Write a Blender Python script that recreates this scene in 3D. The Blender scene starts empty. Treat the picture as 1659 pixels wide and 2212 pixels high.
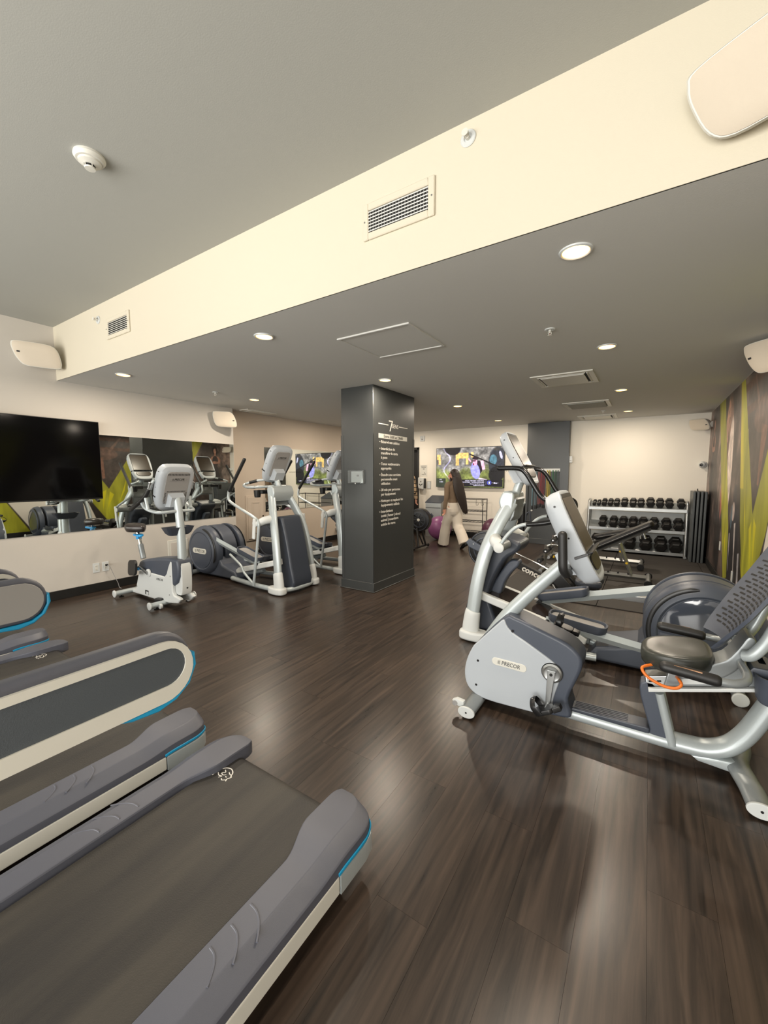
import bpy, bmesh, math, random
import numpy as np
from mathutils import Vector, Matrix, Euler

SC = bpy.context.scene
COL = SC.collection
PI = math.pi
random.seed(7)
RNG = np.random.default_rng(11)

# ------------------------------------------------------------------ camera
cd = bpy.data.cameras.new('camera')
cam = bpy.data.objects.new('camera', cd)
COL.objects.link(cam)
cam.location = (0, 0, 1.45)
cam.rotation_euler = (math.radians(90 - 5.24), 0, math.radians(33.03))
cd.sensor_fit = 'VERTICAL'
cd.sensor_height = 36.0
cd.lens = 877.0 / 2212.0 * 36.0
cd.clip_start = 0.02
SC.camera = cam

# ------------------------------------------------------------------ world, daylight, exposure
SC.view_settings.view_transform = 'Standard'
SC.view_settings.look = 'None'
SC.view_settings.gamma = 1.0
SC.view_settings.use_curve_mapping = False
SC.view_settings.exposure = 0.0
SC.cycles.use_denoising = True
SC.cycles.max_bounces = 8
SC.cycles.diffuse_bounces = 5
SC.cycles.glossy_bounces = 5
SC.cycles.sample_clamp_indirect = 6.0
w = bpy.data.worlds.new('sky'); SC.world = w; w.use_nodes = True
w.node_tree.nodes['Background'].inputs[0].default_value = (0.80, 0.86, 0.92, 1)
w.node_tree.nodes['Background'].inputs[1].default_value = 1.0

ROOM_Y0 = -3.2          # the window wall behind the photographer
WIN = [(-5.3, -3.95), (-3.75, -2.4), (-2.2, -0.85), (-0.65, 0.65)]
WIN_Z = (0.25, 2.30)
DAY_POWER = 122.0
for i, (xa, xb) in enumerate(WIN):
    ld = bpy.data.lights.new('daylight', 'AREA')
    ld.shape = 'RECTANGLE'; ld.size = xb - xa; ld.size_y = WIN_Z[1] - WIN_Z[0]
    ld.energy = DAY_POWER; ld.color = (1.0, 0.97, 0.91)
    lo = bpy.data.objects.new('daylight', ld); COL.objects.link(lo)
    lo.location = ((xa + xb) / 2, ROOM_Y0 + 0.02, sum(WIN_Z) / 2)
    lo.rotation_euler = (math.radians(90), 0, 0)

LAMP_POWER = 22.0
LAMP_COLOR = (1.0, 0.87, 0.71)

# ------------------------------------------------------------------ materials
def lin(c):
    out = []
    for v in c[:3]:
        v = v / 255.0
        out.append(v / 12.92 if v <= 0.04045 else ((v + 0.055) / 1.055) ** 2.4)
    return tuple(out) + (1.0,)

MATS = {}
def mat(name, col, rough=0.5, metal=0.0, spec=0.5, noise=None, bump=None, emit=None, coat=0.0, alpha=None, trans=0.0):
    """col in sRGB 0-255; noise=(scale, amount) varies the colour; bump=(scale, strength)"""
    if name in MATS: return MATS[name]
    m = bpy.data.materials.new(name); m.use_nodes = True
    nt = m.node_tree; b = nt.nodes['Principled BSDF']
    b.inputs['Base Color'].default_value = lin(col)
    b.inputs['Roughness'].default_value = rough
    b.inputs['Metallic'].default_value = metal
    b.inputs['Specular IOR Level'].default_value = spec
    b.inputs['Coat Weight'].default_value = coat
    if trans: b.inputs['Transmission Weight'].default_value = trans
    if emit:
        b.inputs['Emission Color'].default_value = lin(emit[0]); b.inputs['Emission Strength'].default_value = emit[1]
    tc = None
    if noise or bump:
        tc = nt.nodes.new('ShaderNodeTexCoord')
    if noise:
        n = nt.nodes.new('ShaderNodeTexNoise'); n.inputs['Scale'].default_value = noise[0]; n.inputs['Detail'].default_value = 5
        nt.links.new(tc.outputs['Object'], n.inputs['Vector'])
        r = nt.nodes.new('ShaderNodeMapRange'); r.inputs[1].default_value = 0.25; r.inputs[2].default_value = 0.75
        r.inputs[3].default_value = 1 - noise[1]; r.inputs[4].default_value = 1 + noise[1]
        nt.links.new(n.outputs['Fac'], r.inputs[0])
        mx = nt.nodes.new('ShaderNodeMix'); mx.data_type = 'RGBA'; mx.blend_type = 'MULTIPLY'; mx.inputs[0].default_value = 1.0
        mx.inputs[6].default_value = lin(col)
        nt.links.new(r.outputs[0], mx.inputs[7]); nt.links.new(mx.outputs[2], b.inputs['Base Color'])
    if bump:
        n2 = nt.nodes.new('ShaderNodeTexNoise'); n2.inputs['Scale'].default_value = bump[0]; n2.inputs['Detail'].default_value = 3
        nt.links.new(tc.outputs['Object'], n2.inputs['Vector'])
        bp = nt.nodes.new('ShaderNodeBump'); bp.inputs['Strength'].default_value = bump[1]; bp.inputs['Distance'].default_value = 0.01
        nt.links.new(n2.outputs['Fac'], bp.inputs['Height']); nt.links.new(bp.outputs[0], b.inputs['Normal'])
    MATS[name] = m
    return m

def attr_mat(name, emission=0.0, rough=0.6):
    m = bpy.data.materials.new(name); m.use_nodes = True
    nt = m.node_tree; b = nt.nodes['Principled BSDF']
    a = nt.nodes.new('ShaderNodeVertexColor'); a.layer_name = 'print'
    b.inputs['Roughness'].default_value = rough
    if emission:
        b.inputs['Base Color'].default_value = (0.004, 0.004, 0.005, 1)
        nt.links.new(a.outputs['Color'], b.inputs['Emission Color']); b.inputs['Emission Strength'].default_value = emission
    else:
        nt.links.new(a.outputs['Color'], b.inputs['Base Color'])
    return m

def plank_mat():
    m = bpy.data.materials.new('dark wood'); m.use_nodes = True
    nt = m.node_tree; N = nt.nodes; L = nt.links; b = N['Principled BSDF']
    tc = N.new('ShaderNodeTexCoord'); oi = N.new('ShaderNodeObjectInfo')
    off = N.new('ShaderNodeVectorMath'); off.operation = 'SCALE'; off.inputs['Scale'].default_value = 37.0
    cmb = N.new('ShaderNodeCombineXYZ'); L.new(oi.outputs['Random'], cmb.inputs[0]); L.new(oi.outputs['Random'], cmb.inputs[1]); L.new(oi.outputs['Random'], cmb.inputs[2])
    L.new(cmb.outputs[0], off.inputs[0])
    add = N.new('ShaderNodeVectorMath'); add.operation = 'ADD'
    L.new(tc.outputs['Object'], add.inputs[0]); L.new(off.outputs[0], add.inputs[1])
    mp = N.new('ShaderNodeMapping'); mp.inputs['Scale'].default_value = (15, 0.9, 4)
    L.new(add.outputs[0], mp.inputs[0])
    n1 = N.new('ShaderNodeTexNoise'); n1.inputs['Scale'].default_value = 2.0; n1.inputs['Detail'].default_value = 8; n1.inputs['Roughness'].default_value = 0.62; n1.inputs['Distortion'].default_value = 0.6
    L.new(mp.outputs[0], n1.inputs['Vector'])
    mp2 = N.new('ShaderNodeMapping'); mp2.inputs['Scale'].default_value = (9, 0.9, 2)
    L.new(add.outputs[0], mp2.inputs[0])
    wv = N.new('ShaderNodeTexWave'); wv.inputs['Scale'].default_value = 0.9; wv.inputs['Distortion'].default_value = 7.0; wv.inputs['Detail'].default_value = 3; wv.inputs['Detail Scale'].default_value = 0.8
    L.new(mp2.outputs[0], wv.inputs['Vector'])
    cr = N.new('ShaderNodeValToRGB'); e = cr.color_ramp.elements
    e[0].position = 0.30; e[0].color = lin((36, 30, 26)); e[1].position = 0.70; e[1].color = lin((78, 64, 54))
    L.new(n1.outputs['Fac'], cr.inputs[0])
    m1 = N.new('ShaderNodeMix'); m1.data_type = 'RGBA'; m1.blend_type = 'MULTIPLY'; m1.inputs[0].default_value = 0.22
    L.new(cr.outputs[0], m1.inputs[6]); L.new(wv.outputs['Color'], m1.inputs[7])
    r = N.new('ShaderNodeMapRange'); r.inputs[3].default_value = 0.88; r.inputs[4].default_value = 1.12
    L.new(oi.outputs['Random'], r.inputs[0])
    m2 = N.new('ShaderNodeMix'); m2.data_type = 'RGBA'; m2.blend_type = 'MULTIPLY'; m2.inputs[0].default_value = 1.0
    L.new(m1.outputs[2], m2.inputs[6]); L.new(r.outputs[0], m2.inputs[7])
    L.new(m2.outputs[2], b.inputs['Base Color'])
    rr = N.new('ShaderNodeMapRange'); rr.inputs[3].default_value = 0.25; rr.inputs[4].default_value = 0.33
    L.new(n1.outputs['Fac'], rr.inputs[0]); L.new(rr.outputs[0], b.inputs['Roughness'])
    bp = N.new('ShaderNodeBump'); bp.inputs['Strength'].default_value = 0.02; bp.inputs['Distance'].default_value = 0.002
    L.new(n1.outputs['Fac'], bp.inputs['Height']); L.new(bp.outputs[0], b.inputs['Normal'])
    return m

def belt_mat():
    m = mat('running belt', (54, 51, 47), 0.55)
    nt = m.node_tree; N = nt.nodes; L = nt.links; b = N['Principled BSDF']
    tc = N.new('ShaderNodeTexCoord')
    v = N.new('ShaderNodeTexVoronoi'); v.inputs['Scale'].default_value = 260
    L.new(tc.outputs['Object'], v.inputs['Vector'])
    bp = N.new('ShaderNodeBump'); bp.inputs['Strength'].default_value = 0.35; bp.inputs['Distance'].default_value = 0.002
    L.new(v.outputs['Distance'], bp.inputs['Height']); L.new(bp.outputs[0], b.inputs['Normal'])
    n = N.new('ShaderNodeTexNoise'); n.inputs['Scale'].default_value = 3.2; n.inputs['Detail'].default_value = 4
    mp = N.new('ShaderNodeMapping'); mp.inputs['Scale'].default_value = (3.0, 0.35, 1)
    L.new(tc.outputs['Object'], mp.inputs[0]); L.new(mp.outputs[0], n.inputs['Vector'])
    cr = N.new('ShaderNodeValToRGB'); e = cr.color_ramp.elements
    e[0].position = 0.35; e[0].color = lin((36, 34, 33)); e[1].position = 0.68; e[1].color = lin((60, 56, 50))
    L.new(n.outputs['Fac'], cr.inputs[0]); L.new(cr.outputs[0], b.inputs['Base Color'])
    return m

M_WALL = mat('wall paint', (198, 192, 183), 0.75, bump=(220, 0.05))
M_WALLF = mat('far wall paint', (232, 226, 214), 0.75, bump=(220, 0.05))
M_WALLW = mat('wall paint warm', (196, 182, 166), 0.75, bump=(220, 0.05))
M_BULK = mat('bulkhead paint', (209, 201, 182), 0.75, bump=(220, 0.05))
M_CEIL = mat('ceiling paint', (166, 166, 160), 0.85, bump=(180, 0.05))
M_SOFF = mat('soffit paint', (204, 203, 198), 0.85, bump=(180, 0.05))
M_COLUMN = mat('column paint', (55, 57, 57), 0.34, bump=(60, 0.04), noise=(2.0, 0.06))
M_BASE = mat('black baseboard', (24, 23, 22), 0.45)
M_PLANK = plank_mat()
M_BELT = belt_mat()
M_RUBBER = mat('black rubber', (52, 48, 45), 0.7, noise=(300, 0.3), bump=(250, 0.2))
M_MIRROR = mat('mirror', (226, 230, 226), 0.0, 1.0)
M_SILVER = mat('silver paint', (178, 186, 188), 0.33, 0.25, noise=(400, 0.04))
M_SILVER2 = mat('grey silver paint', (138, 143, 145), 0.36, 0.35, noise=(400, 0.04))
M_CHROME = mat('chrome', (215, 215, 212), 0.14, 1.0)
M_ALU = mat('brushed aluminium', (176, 178, 178), 0.34, 0.9)
M_WHITE = mat('white plastic', (206, 209, 208), 0.4)
M_OFFW = mat('off white plastic', (212, 210, 201), 0.45)
M_PALE = mat('pale grey plastic', (176, 182, 188), 0.38)
M_GREY = mat('grey plastic', (150, 148, 146), 0.5)
M_SLATE = mat('slate plastic', (70, 76, 88), 0.42, noise=(500, 0.05))
M_SLATE2 = mat('dark slate plastic', (58, 63, 73), 0.38)
M_SLATEG = mat('glossy slate plastic', (66, 72, 84), 0.08, coat=0.6)
M_RAIL = mat('rail grey plastic', (84, 86, 96), 0.42, bump=(700, 0.08))
M_DARKPANEL = mat('dark panel', (74, 80, 86), 0.5, bump=(500, 0.15))
M_BLACK = mat('black plastic', (22, 22, 23), 0.35)
M_BLACKM = mat('matt black', (26, 26, 26), 0.65)
M_GRIP = mat('black rubber grip', (30, 30, 30), 0.45, bump=(600, 0.1))
M_VINYL = mat('black vinyl', (24, 23, 24), 0.42, spec=0.35)
M_SEAT = mat('seat vinyl', (54, 56, 51), 0.3, bump=(400, 0.05))
M_BLUE = mat('cyan accent', (24, 148, 196), 0.4)
M_BLUE2 = mat('bright blue plastic', (40, 160, 230), 0.4)
M_ORANGE = mat('orange plastic', (218, 112, 36), 0.4)
M_YELLOW = mat('yellow tag', (232, 190, 30), 0.5)
M_SCREEN = mat('console screen', (52, 42, 30), 0.28)
M_SCREENO = mat('dark screen glass', (6, 6, 7), 0.10, spec=0.16)
M_INK = mat('logo ink', (84, 84, 84), 0.5)
M_INKW = mat('white lettering', (226, 222, 214), 0.6)
M_INKB = mat('black lettering', (30, 28, 26), 0.6)
M_STEEL = mat('stainless steel', (196, 186, 170), 0.2, 1.0)
M_GLOW = mat('lamp lens', (255, 240, 200), 0.4, emit=((255, 190, 96), 9.0))
M_DUMB = mat('dumbbell rubber', (30, 29, 29), 0.42)
M_BALL = mat('purple vinyl', (132, 76, 122), 0.35)
M_BALLD = mat('dark plum vinyl', (84, 44, 66), 0.35)

# ------------------------------------------------------------------ mesh builder
class MB:
    def __init__(s): s.v = []; s.f = []
    def raw(s, v, f):
        o = len(s.v); s.v += [tuple(p) for p in v]; s.f += [tuple(i + o for i in q) for q in f]; return s
    def bm(s, b):
        b.verts.ensure_lookup_table(); b.verts.index_update()
        s.raw([v.co[:] for v in b.verts], [[v.index for v in q.verts] for q in b.faces]); b.free(); return s
    def box(s, c, d, bev=0.0, seg=2, rot=None):
        b = bmesh.new(); bmesh.ops.create_cube(b, size=1.0)
        bmesh.ops.scale(b, vec=d, verts=b.verts)
        if bev > 0: bmesh.ops.bevel(b, geom=b.edges[:], offset=min(bev, min(d) * 0.49), segments=seg, profile=0.5, affect='EDGES')
        mtx = Matrix.Translation(c)
        if rot: mtx = mtx @ Euler(rot).to_matrix().to_4x4()
        bmesh.ops.transform(b, matrix=mtx, verts=b.verts)
        return s.bm(b)
    def prism(s, poly, axis, a, b_, bev=0.0, seg=2):
        """poly: 2-D outline; axis 'y' -> (x,z), 'x' -> (y,z), 'z' -> (x,y)"""
        def P(p, t): return {'y': (p[0], t, p[1]), 'x': (t, p[0], p[1]), 'z': (p[0], p[1], t)}[axis]
        b = bmesh.new(); n = len(poly)
        lo = [b.verts.new(P(p, a)) for p in poly]; hi = [b.verts.new(P(p, b_)) for p in poly]
        f1 = b.faces.new(lo[::-1]); f2 = b.faces.new(hi)
        for i in range(n): b.faces.new((lo[i], lo[(i + 1) % n], hi[(i + 1) % n], hi[i]))
        bmesh.ops.recalc_face_normals(b, faces=b.faces[:])
        if bev > 0:
            es = [e for e in b.edges if (e.verts[0] in lo) == (e.verts[1] in lo)]
            es = [e for e in es if f1 in e.link_faces or f2 in e.link_faces]
            bmesh.ops.bevel(b, geom=es, offset=bev, segments=seg, profile=0.5, affect='EDGES', clamp_overlap=True)
        return s.bm(b)
    def loft(s, rings, cap=True, closed=False):
        n = len(rings[0]); o = len(s.v)
        for r in rings: s.v += [tuple(p) for p in r]
        k = len(rings)
        for i in range(k if closed else k - 1):
            a = o + i * n; c = o + ((i + 1) % k) * n
            for j in range(n): s.f.append((a + j, a + (j + 1) % n, c + (j + 1) % n, c + j))
        if cap and not closed:
            s.f.append(tuple(o + j for j in range(n))[::-1]); s.f.append(tuple(o + (k - 1) * n + j for j in range(n)))
        return s
    def tube(s, path, r, n=12, smooth=0, ry=None, up=(0, 0, 1), cap=True, rnd=False, closed=False):
        """path of points; r one radius or one per point; smooth = spline subdivisions; ry = radius along 'up'"""
        P = [Vector(p) for p in path]; R = list(r) if isinstance(r, (list, tuple)) else [r] * len(P)
        RY = None if ry is None else (list(ry) if isinstance(ry, (list, tuple)) else [ry] * len(P))
        if smooth:
            q = []; rr = []; ryy = []; m = len(P)
            rng = range(m) if closed else range(m - 1)
            for i in rng:
                if closed: p0, p1, p2, p3 = P[i - 1], P[i], P[(i + 1) % m], P[(i + 2) % m]
                else: p0, p1, p2, p3 = P[max(i - 1, 0)], P[i], P[i + 1], P[min(i + 2, m - 1)]
                j = (i + 1) % m
                for t in range(smooth):
                    u = t / smooth
                    q.append(0.5 * ((2 * p1) + (p2 - p0) * u + (2 * p0 - 5 * p1 + 4 * p2 - p3) * u * u + (3 * p1 - p0 - 3 * p2 + p3) * u ** 3))
                    rr.append(R[i] * (1 - u) + R[j] * u)
                    if RY: ryy.append(RY[i] * (1 - u) + RY[j] * u)
            if not closed:
                q.append(P[-1]); rr.append(R[-1])
                if RY: ryy.append(RY[-1])
            P, R = q, rr
            if RY: RY = ryy
        m = len(P); T = []
        for i in range(m):
            if closed: t = P[(i + 1) % m] - P[i - 1]
            else: t = P[min(i + 1, m - 1)] - P[max(i - 1, 0)]
            T.append(t.normalized())
        U = Vector(up)
        if abs(T[0].dot(U)) > 0.95: U = Vector((1, 0, 0)) if abs(T[0].x) < 0.9 else Vector((0, 1, 0))
        nrm = (U - T[0] * U.dot(T[0])).normalized(); rings = []
        for i in range(m):
            if i:
                ax = T[i - 1].cross(T[i])
                if ax.length > 1e-7: nrm = Matrix.Rotation(T[i - 1].angle(T[i]), 3, ax.normalized()) @ nrm
                nrm = (nrm - T[i] * nrm.dot(T[i])).normalized()
            b = T[i].cross(nrm); a1 = R[i]; a2 = RY[i] if RY else R[i]
            rings.append([P[i] + b * (a1 * math.cos(2 * PI * j / n)) + nrm * (a2 * math.sin(2 * PI * j / n)) for j in range(n)])
        if rnd and not closed:
            def capr(i, sg):
                out = []
                for k in (0.35, 0.7, 0.94):
                    sc = math.sqrt(1 - k * k); out.append([P[i] + (p - P[i]) * sc + T[i] * (sg * k * R[i]) for p in rings[i]])
                return out
            a = capr(0, -1)[::-1]; z = capr(m - 1, 1); rings = a + rings + z
        return s.loft(rings, cap=cap, closed=closed)
    def lathe(s, prof, c, axis, n=32, cap=True):
        """prof: list of (radius, offset along axis)"""
        ax = Vector(axis).normalized(); u = ax.orthogonal().normalized(); w_ = ax.cross(u); c = Vector(c)
        return s.loft([[c + ax * h + (u * math.cos(2 * PI * j / n) + w_ * math.sin(2 * PI * j / n)) * max(r, 1e-4) for j in range(n)] for r, h in prof], cap=cap)
    def ball(s, c, r, n=20, m=12, rot=None):
        r = (r, r, r) if not isinstance(r, (tuple, list)) else r
        b = bmesh.new(); bmesh.ops.create_uvsphere(b, u_segments=n, v_segments=m, radius=1.0)
        bmesh.ops.scale(b, vec=r, verts=b.verts)
        mt = Matrix.Translation(c)
        if rot: mt = mt @ Euler(rot).to_matrix().to_4x4()
        bmesh.ops.transform(b, matrix=mt, verts=b.verts); return s.bm(b)
    def text(s, body, size, mtx, extrude=0.001, shear=0.0, align='CENTER', space=1.0, bold=0.0, xs=1.0):
        """lettering on the plane of mtx (x right, y up, z out)"""
        c = bpy.data.curves.new('lettering', 'FONT'); c.body = body; c.size = size; c.extrude = extrude; c.shear = shear
        c.align_x = align; c.align_y = 'CENTER'; c.space_character = space; c.offset = bold; c.resolution_u = 2
        o = bpy.data.objects.new('lettering', c); COL.objects.link(o)
        dg = bpy.context.evaluated_depsgraph_get(); dg.update()
        me = o.evaluated_get(dg).to_mesh()
        mm = mtx @ Matrix.Diagonal((xs, 1, 1, 1))
        s.raw([(mm @ v.co)[:] for v in me.vertices], [tuple(p.vertices) for p in me.polygons])
        o.evaluated_get(dg).to_mesh_clear(); bpy.data.objects.remove(o); bpy.data.curves.remove(c); return s
    def xf(s, m):
        s.v = [tuple(m @ Vector(p)) for p in s.v]; return s
    def build(s, name, material, parent=None, label=None, ang=38, kind=None):
        me = bpy.data.meshes.new(name)
        me.from_pydata(s.v, [], s.f); me.validate(); 
        b = bmesh.new(); b.from_mesh(me); bmesh.ops.recalc_face_normals(b, faces=b.faces[:]); b.to_mesh(me); b.free()
        me.polygons.foreach_set('use_smooth', [True] * len(me.polygons))
        me.set_sharp_from_angle(angle=math.radians(ang))
        me.materials.append(material); me.update()
        o = bpy.data.objects.new(name, me); COL.objects.link(o)
        if parent is not None:
            o.parent = parent
            sh = shift_of(parent)
            if sh is not None:
                me.transform(Matrix.Translation((-sh[0], -sh[1], -sh[2])))
        if len(me.polygons) > 6 and kind != 'stuff':
            wn = o.modifiers.new('weighted normals', 'WEIGHTED_NORMAL'); wn.keep_sharp = True; wn.weight = 80
        if label: o['label'] = label
        if kind: o['kind'] = kind
        return o

def shift_of(p):
    while p is not None:
        if p.name in SHIFTED: return SHIFTED[p.name]
        p = p.parent
    return None
SHIFTED = {}
def thing(name, label, cat, loc=(0, 0, 0), rotz=0.0, group=None, world=False):
    """an Empty at the base of a thing; world=True: its parts are written in room coordinates"""
    o = bpy.data.objects.new(name, None); COL.objects.link(o)
    o.location = loc; o.rotation_euler = (0, 0, rotz); o.empty_display_size = 0.1
    o['label'] = label; o['category'] = cat
    if group: o['group'] = group
    if world: SHIFTED[o.name] = tuple(loc)
    return o
def tag(o, label, cat, group=None):
    o['label'] = label; o['category'] = cat
    if group: o['group'] = group
    return o
def struct(mb, name, material, parent=None, **k):
    o = mb.build(name, material, parent, **k)
    if parent is None: o['kind'] = 'structure'
    return o
def dup(root, loc, rotz, label, group=None):
    r = root.copy(); COL.objects.link(r); r.location = loc; r.rotation_euler = (0, 0, rotz); r['label'] = label
    if group: r['group'] = group
    for ch in list(root.children):
        c = ch.copy(); COL.objects.link(c); c.parent = r
        for g in list(ch.children):
            d = g.copy(); COL.objects.link(d); d.parent = c
    return r
def frame(o, x, y):
    """matrix of a plane at o with x right and y up"""
    x = Vector(x).normalized(); y = Vector(y).normalized(); z = x.cross(y)
    m = Matrix((x, y, z)).transposed().to_4x4(); m.translation = Vector(o); return m
def rrect(w_, h, r, n=5):
    """rounded rectangle outline, centred"""
    out = []
    for cx, cy, a0 in ((w_ / 2 - r, h / 2 - r, 0), (-w_ / 2 + r, h / 2 - r, 90), (-w_ / 2 + r, -h / 2 + r, 180), (w_ / 2 - r, -h / 2 + r, 270)):
        for k in range(n):
            a = math.radians(a0 + 90 * k / (n - 1)); out.append((cx + r * math.cos(a), cy + r * math.sin(a)))
    return out
def spline2(pts, k=4, closed=True):
    """rounds a 2-D outline"""
    m = len(pts); out = []
    for i in range(m if closed else m - 1):
        p0, p1, p2, p3 = [np.array(pts[j % m] if closed else pts[min(max(j, 0), m - 1)]) for j in (i - 1, i, i + 1, i + 2)]
        for t in range(k):
            u = t / k
            out.append(tuple(0.5 * ((2 * p1) + (p2 - p0) * u + (2 * p0 - 5 * p1 + 4 * p2 - p3) * u * u + (3 * p1 - p0 - 3 * p2 + p3) * u ** 3)))
    if not closed: out.append(tuple(pts[-1]))
    return out
def raster(name, origin, ux, uy, W, H, nx, ny, fn, material, parent=None):
    """a flat printed sheet: a fine grid whose points carry the print's colours (fn gets u,v in metres)"""
    origin = np.array(origin, float); ux = np.array(ux, float); uy = np.array(uy, float)
    uu, vv = np.meshgrid(np.linspace(0, W, nx), np.linspace(0, H, ny))
    P = origin + uu[..., None] * ux + vv[..., None] * uy
    if parent is not None and shift_of(parent) is not None: P = P - np.array(shift_of(parent))
    idx = np.arange(nx * ny).reshape(ny, nx)
    q = np.stack([idx[:-1, :-1], idx[:-1, 1:], idx[1:, 1:], idx[1:, :-1]], -1).reshape(-1, 4)
    me = bpy.data.meshes.new(name)
    me.vertices.add(nx * ny); me.vertices.foreach_set('co', P.reshape(-1))
    me.loops.add(q.size); me.loops.foreach_set('vertex_index', q.reshape(-1).astype(np.int32))
    me.polygons.add(len(q)); me.polygons.foreach_set('loop_start', np.arange(0, q.size, 4, dtype=np.int32))
    me.update(calc_edges=True); me.validate()
    c = fn(uu, vv) / 255.0
    c = np.where(c <= 0.04045, c / 12.92, ((np.clip(c, 0, 1) + 0.055) / 1.055) ** 2.4)
    a = me.color_attributes.new('print', 'FLOAT_COLOR', 'POINT')
    a.data.foreach_set('color', np.concatenate([c, np.ones(c.shape[:2] + (1,))], -1).reshape(-1).astype(np.float32))
    me.materials.append(material)
    o = bpy.data.objects.new(name, me); COL.objects.link(o)
    if parent is not None: o.parent = parent
    return o
def vnoise(u, v, seed, n=64):
    """smooth value noise"""
    g = np.random.default_rng(seed).random((n, n))
    iu = np.floor(u).astype(int); iv = np.floor(v).astype(int); fu = u - iu; fv = v - iv
    fu = fu * fu * (3 - 2 * fu); fv = fv * fv * (3 - 2 * fv)
    a = g[iv % n, iu % n]; b = g[iv % n, (iu + 1) % n]; c = g[(iv + 1) % n, iu % n]; d = g[(iv + 1) % n, (iu + 1) % n]
    return (a * (1 - fu) + b * fu) * (1 - fv) + (c * (1 - fu) + d * fu) * fv
def fbm(u, v, seed, o=4):
    s = 0; a = 0.5; t = 0
    for k in range(o): s = s + a * vnoise(u * 2 ** k, v * 2 ** k, seed + k); t += a; a *= 0.5
    return s / t

# ================================================================== THE SETTING
X0, X1, XR, Y1 = -5.70, 0.85, -5.85, 9.0
ZS, ZC, YB = 2.515, 3.10, 1.94

floor = MB().box(((XR + X1) / 2, (ROOM_Y0 + Y1) / 2, -0.06), (X1 - XR + 0.5, Y1 - ROOM_Y0 + 0.5, 0.10)).build('floor', M_BASE); floor['kind'] = 'structure'
PW, PL = 0.196, 1.22
_pl = {}
def plank_mesh(w_, l):
    k = (round(w_, 3), round(l, 3))
    if k not in _pl:
        o = MB().box((0, 0, -0.005), (w_ - 0.0006, l - 0.0006, 0.010)).build('plank', M_PLANK)
        _pl[k] = o.data; bpy.data.objects.remove(o)
    return _pl[k]
def add_plank(cx, ya, yb):
    o = bpy.data.objects.new('plank', plank_mesh(PW, yb - ya)); COL.objects.link(o); o.parent = floor
    o.location = (cx, (ya + yb) / 2, 0)
RUB = (-1.58, 4.95)
cols = int(math.ceil((X1 - XR) / PW))
rest = MB(); cand = []
for c in range(cols):
    cx = X1 - PW * (c + 0.5)
    y = ROOM_Y0 - random.random() * PL
    while y < Y1:
        ya, yb = max(y, ROOM_Y0), min(y + PL, Y1)
        y += PL
        if cx - PW / 2 > RUB[0] - 0.02 and yb > RUB[1]:
            yb = min(yb, RUB[1])
        if yb - ya < 0.02: continue
        cand.append((cx, ya, yb))
# in view: in front of the lens; the rest is one mesh
def seen(cx, ya, yb):
    f = (-math.sin(math.radians(33.03)), math.cos(math.radians(33.03)))
    for yy in (ya, (ya + yb) / 2, yb):
        d = cx * f[0] + yy * f[1]; s = cx * f[1] - yy * f[0]
        if d > 0.75 and abs(s) < d * 0.99 + 0.25: return d
    return None
vis = sorted([(seen(*q), q) for q in cand if seen(*q)], key=lambda t: t[0])
for d, q in vis[:296]: add_plank(*q)
shown = set(q for d, q in vis[:296])
for q in cand:
    if q not in shown: rest.box((q[0], (q[1] + q[2]) / 2, -0.005), (PW - 0.0006, q[2] - q[1] - 0.0012, 0.010))
rest.build('plank_rest', M_PLANK, floor, kind='stuff')
# rubber tiles of the weights corner
tw, tl = 1.16, 1.0125
_t = MB().box((0, 0, 0.003), (tw - 0.006, tl - 0.006, 0.012), bev=0.002, seg=1).build('rubber_tile', M_RUBBER); _tm = _t.data; bpy.data.objects.remove(_t)
xs = [RUB[0] + tw / 2, RUB[0] + tw * 1.5]
for x in xs:
    for k in range(4):
        o = bpy.data.objects.new('rubber_tile', _tm); COL.objects.link(o); o.parent = floor; o.location = (x, RUB[1] + tl * (k + 0.5), 0)
for k in range(4):
    o = MB().box(((RUB[0] + 2 * tw + X1) / 2, RUB[1] + tl * (k + 0.5), 0.003), (X1 - RUB[0] - 2 * tw - 0.004, tl - 0.006, 0.012)).build('rubber_tile', M_RUBBER, floor)

struct(MB().box(((X0 - 6.2) / 2, (ROOM_Y0 + 4.27) / 2, 1.6), (6.2 + X0, 4.27 - ROOM_Y0, 3.3)), 'wall_left', M_WALL)
struct(MB().box(((XR - 6.2) / 2, (4.27 + Y1) / 2 + 0.1, 1.3), (6.2 + XR, Y1 - 4.27 + 0.2, 2.7)), 'wall_left', M_WALLW)
struct(MB().box((X1 + 0.1, (ROOM_Y0 + Y1) / 2 + 0.1, 1.6), (0.2, Y1 - ROOM_Y0 + 0.2, 3.3)), 'wall_right', M_WALL)
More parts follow.
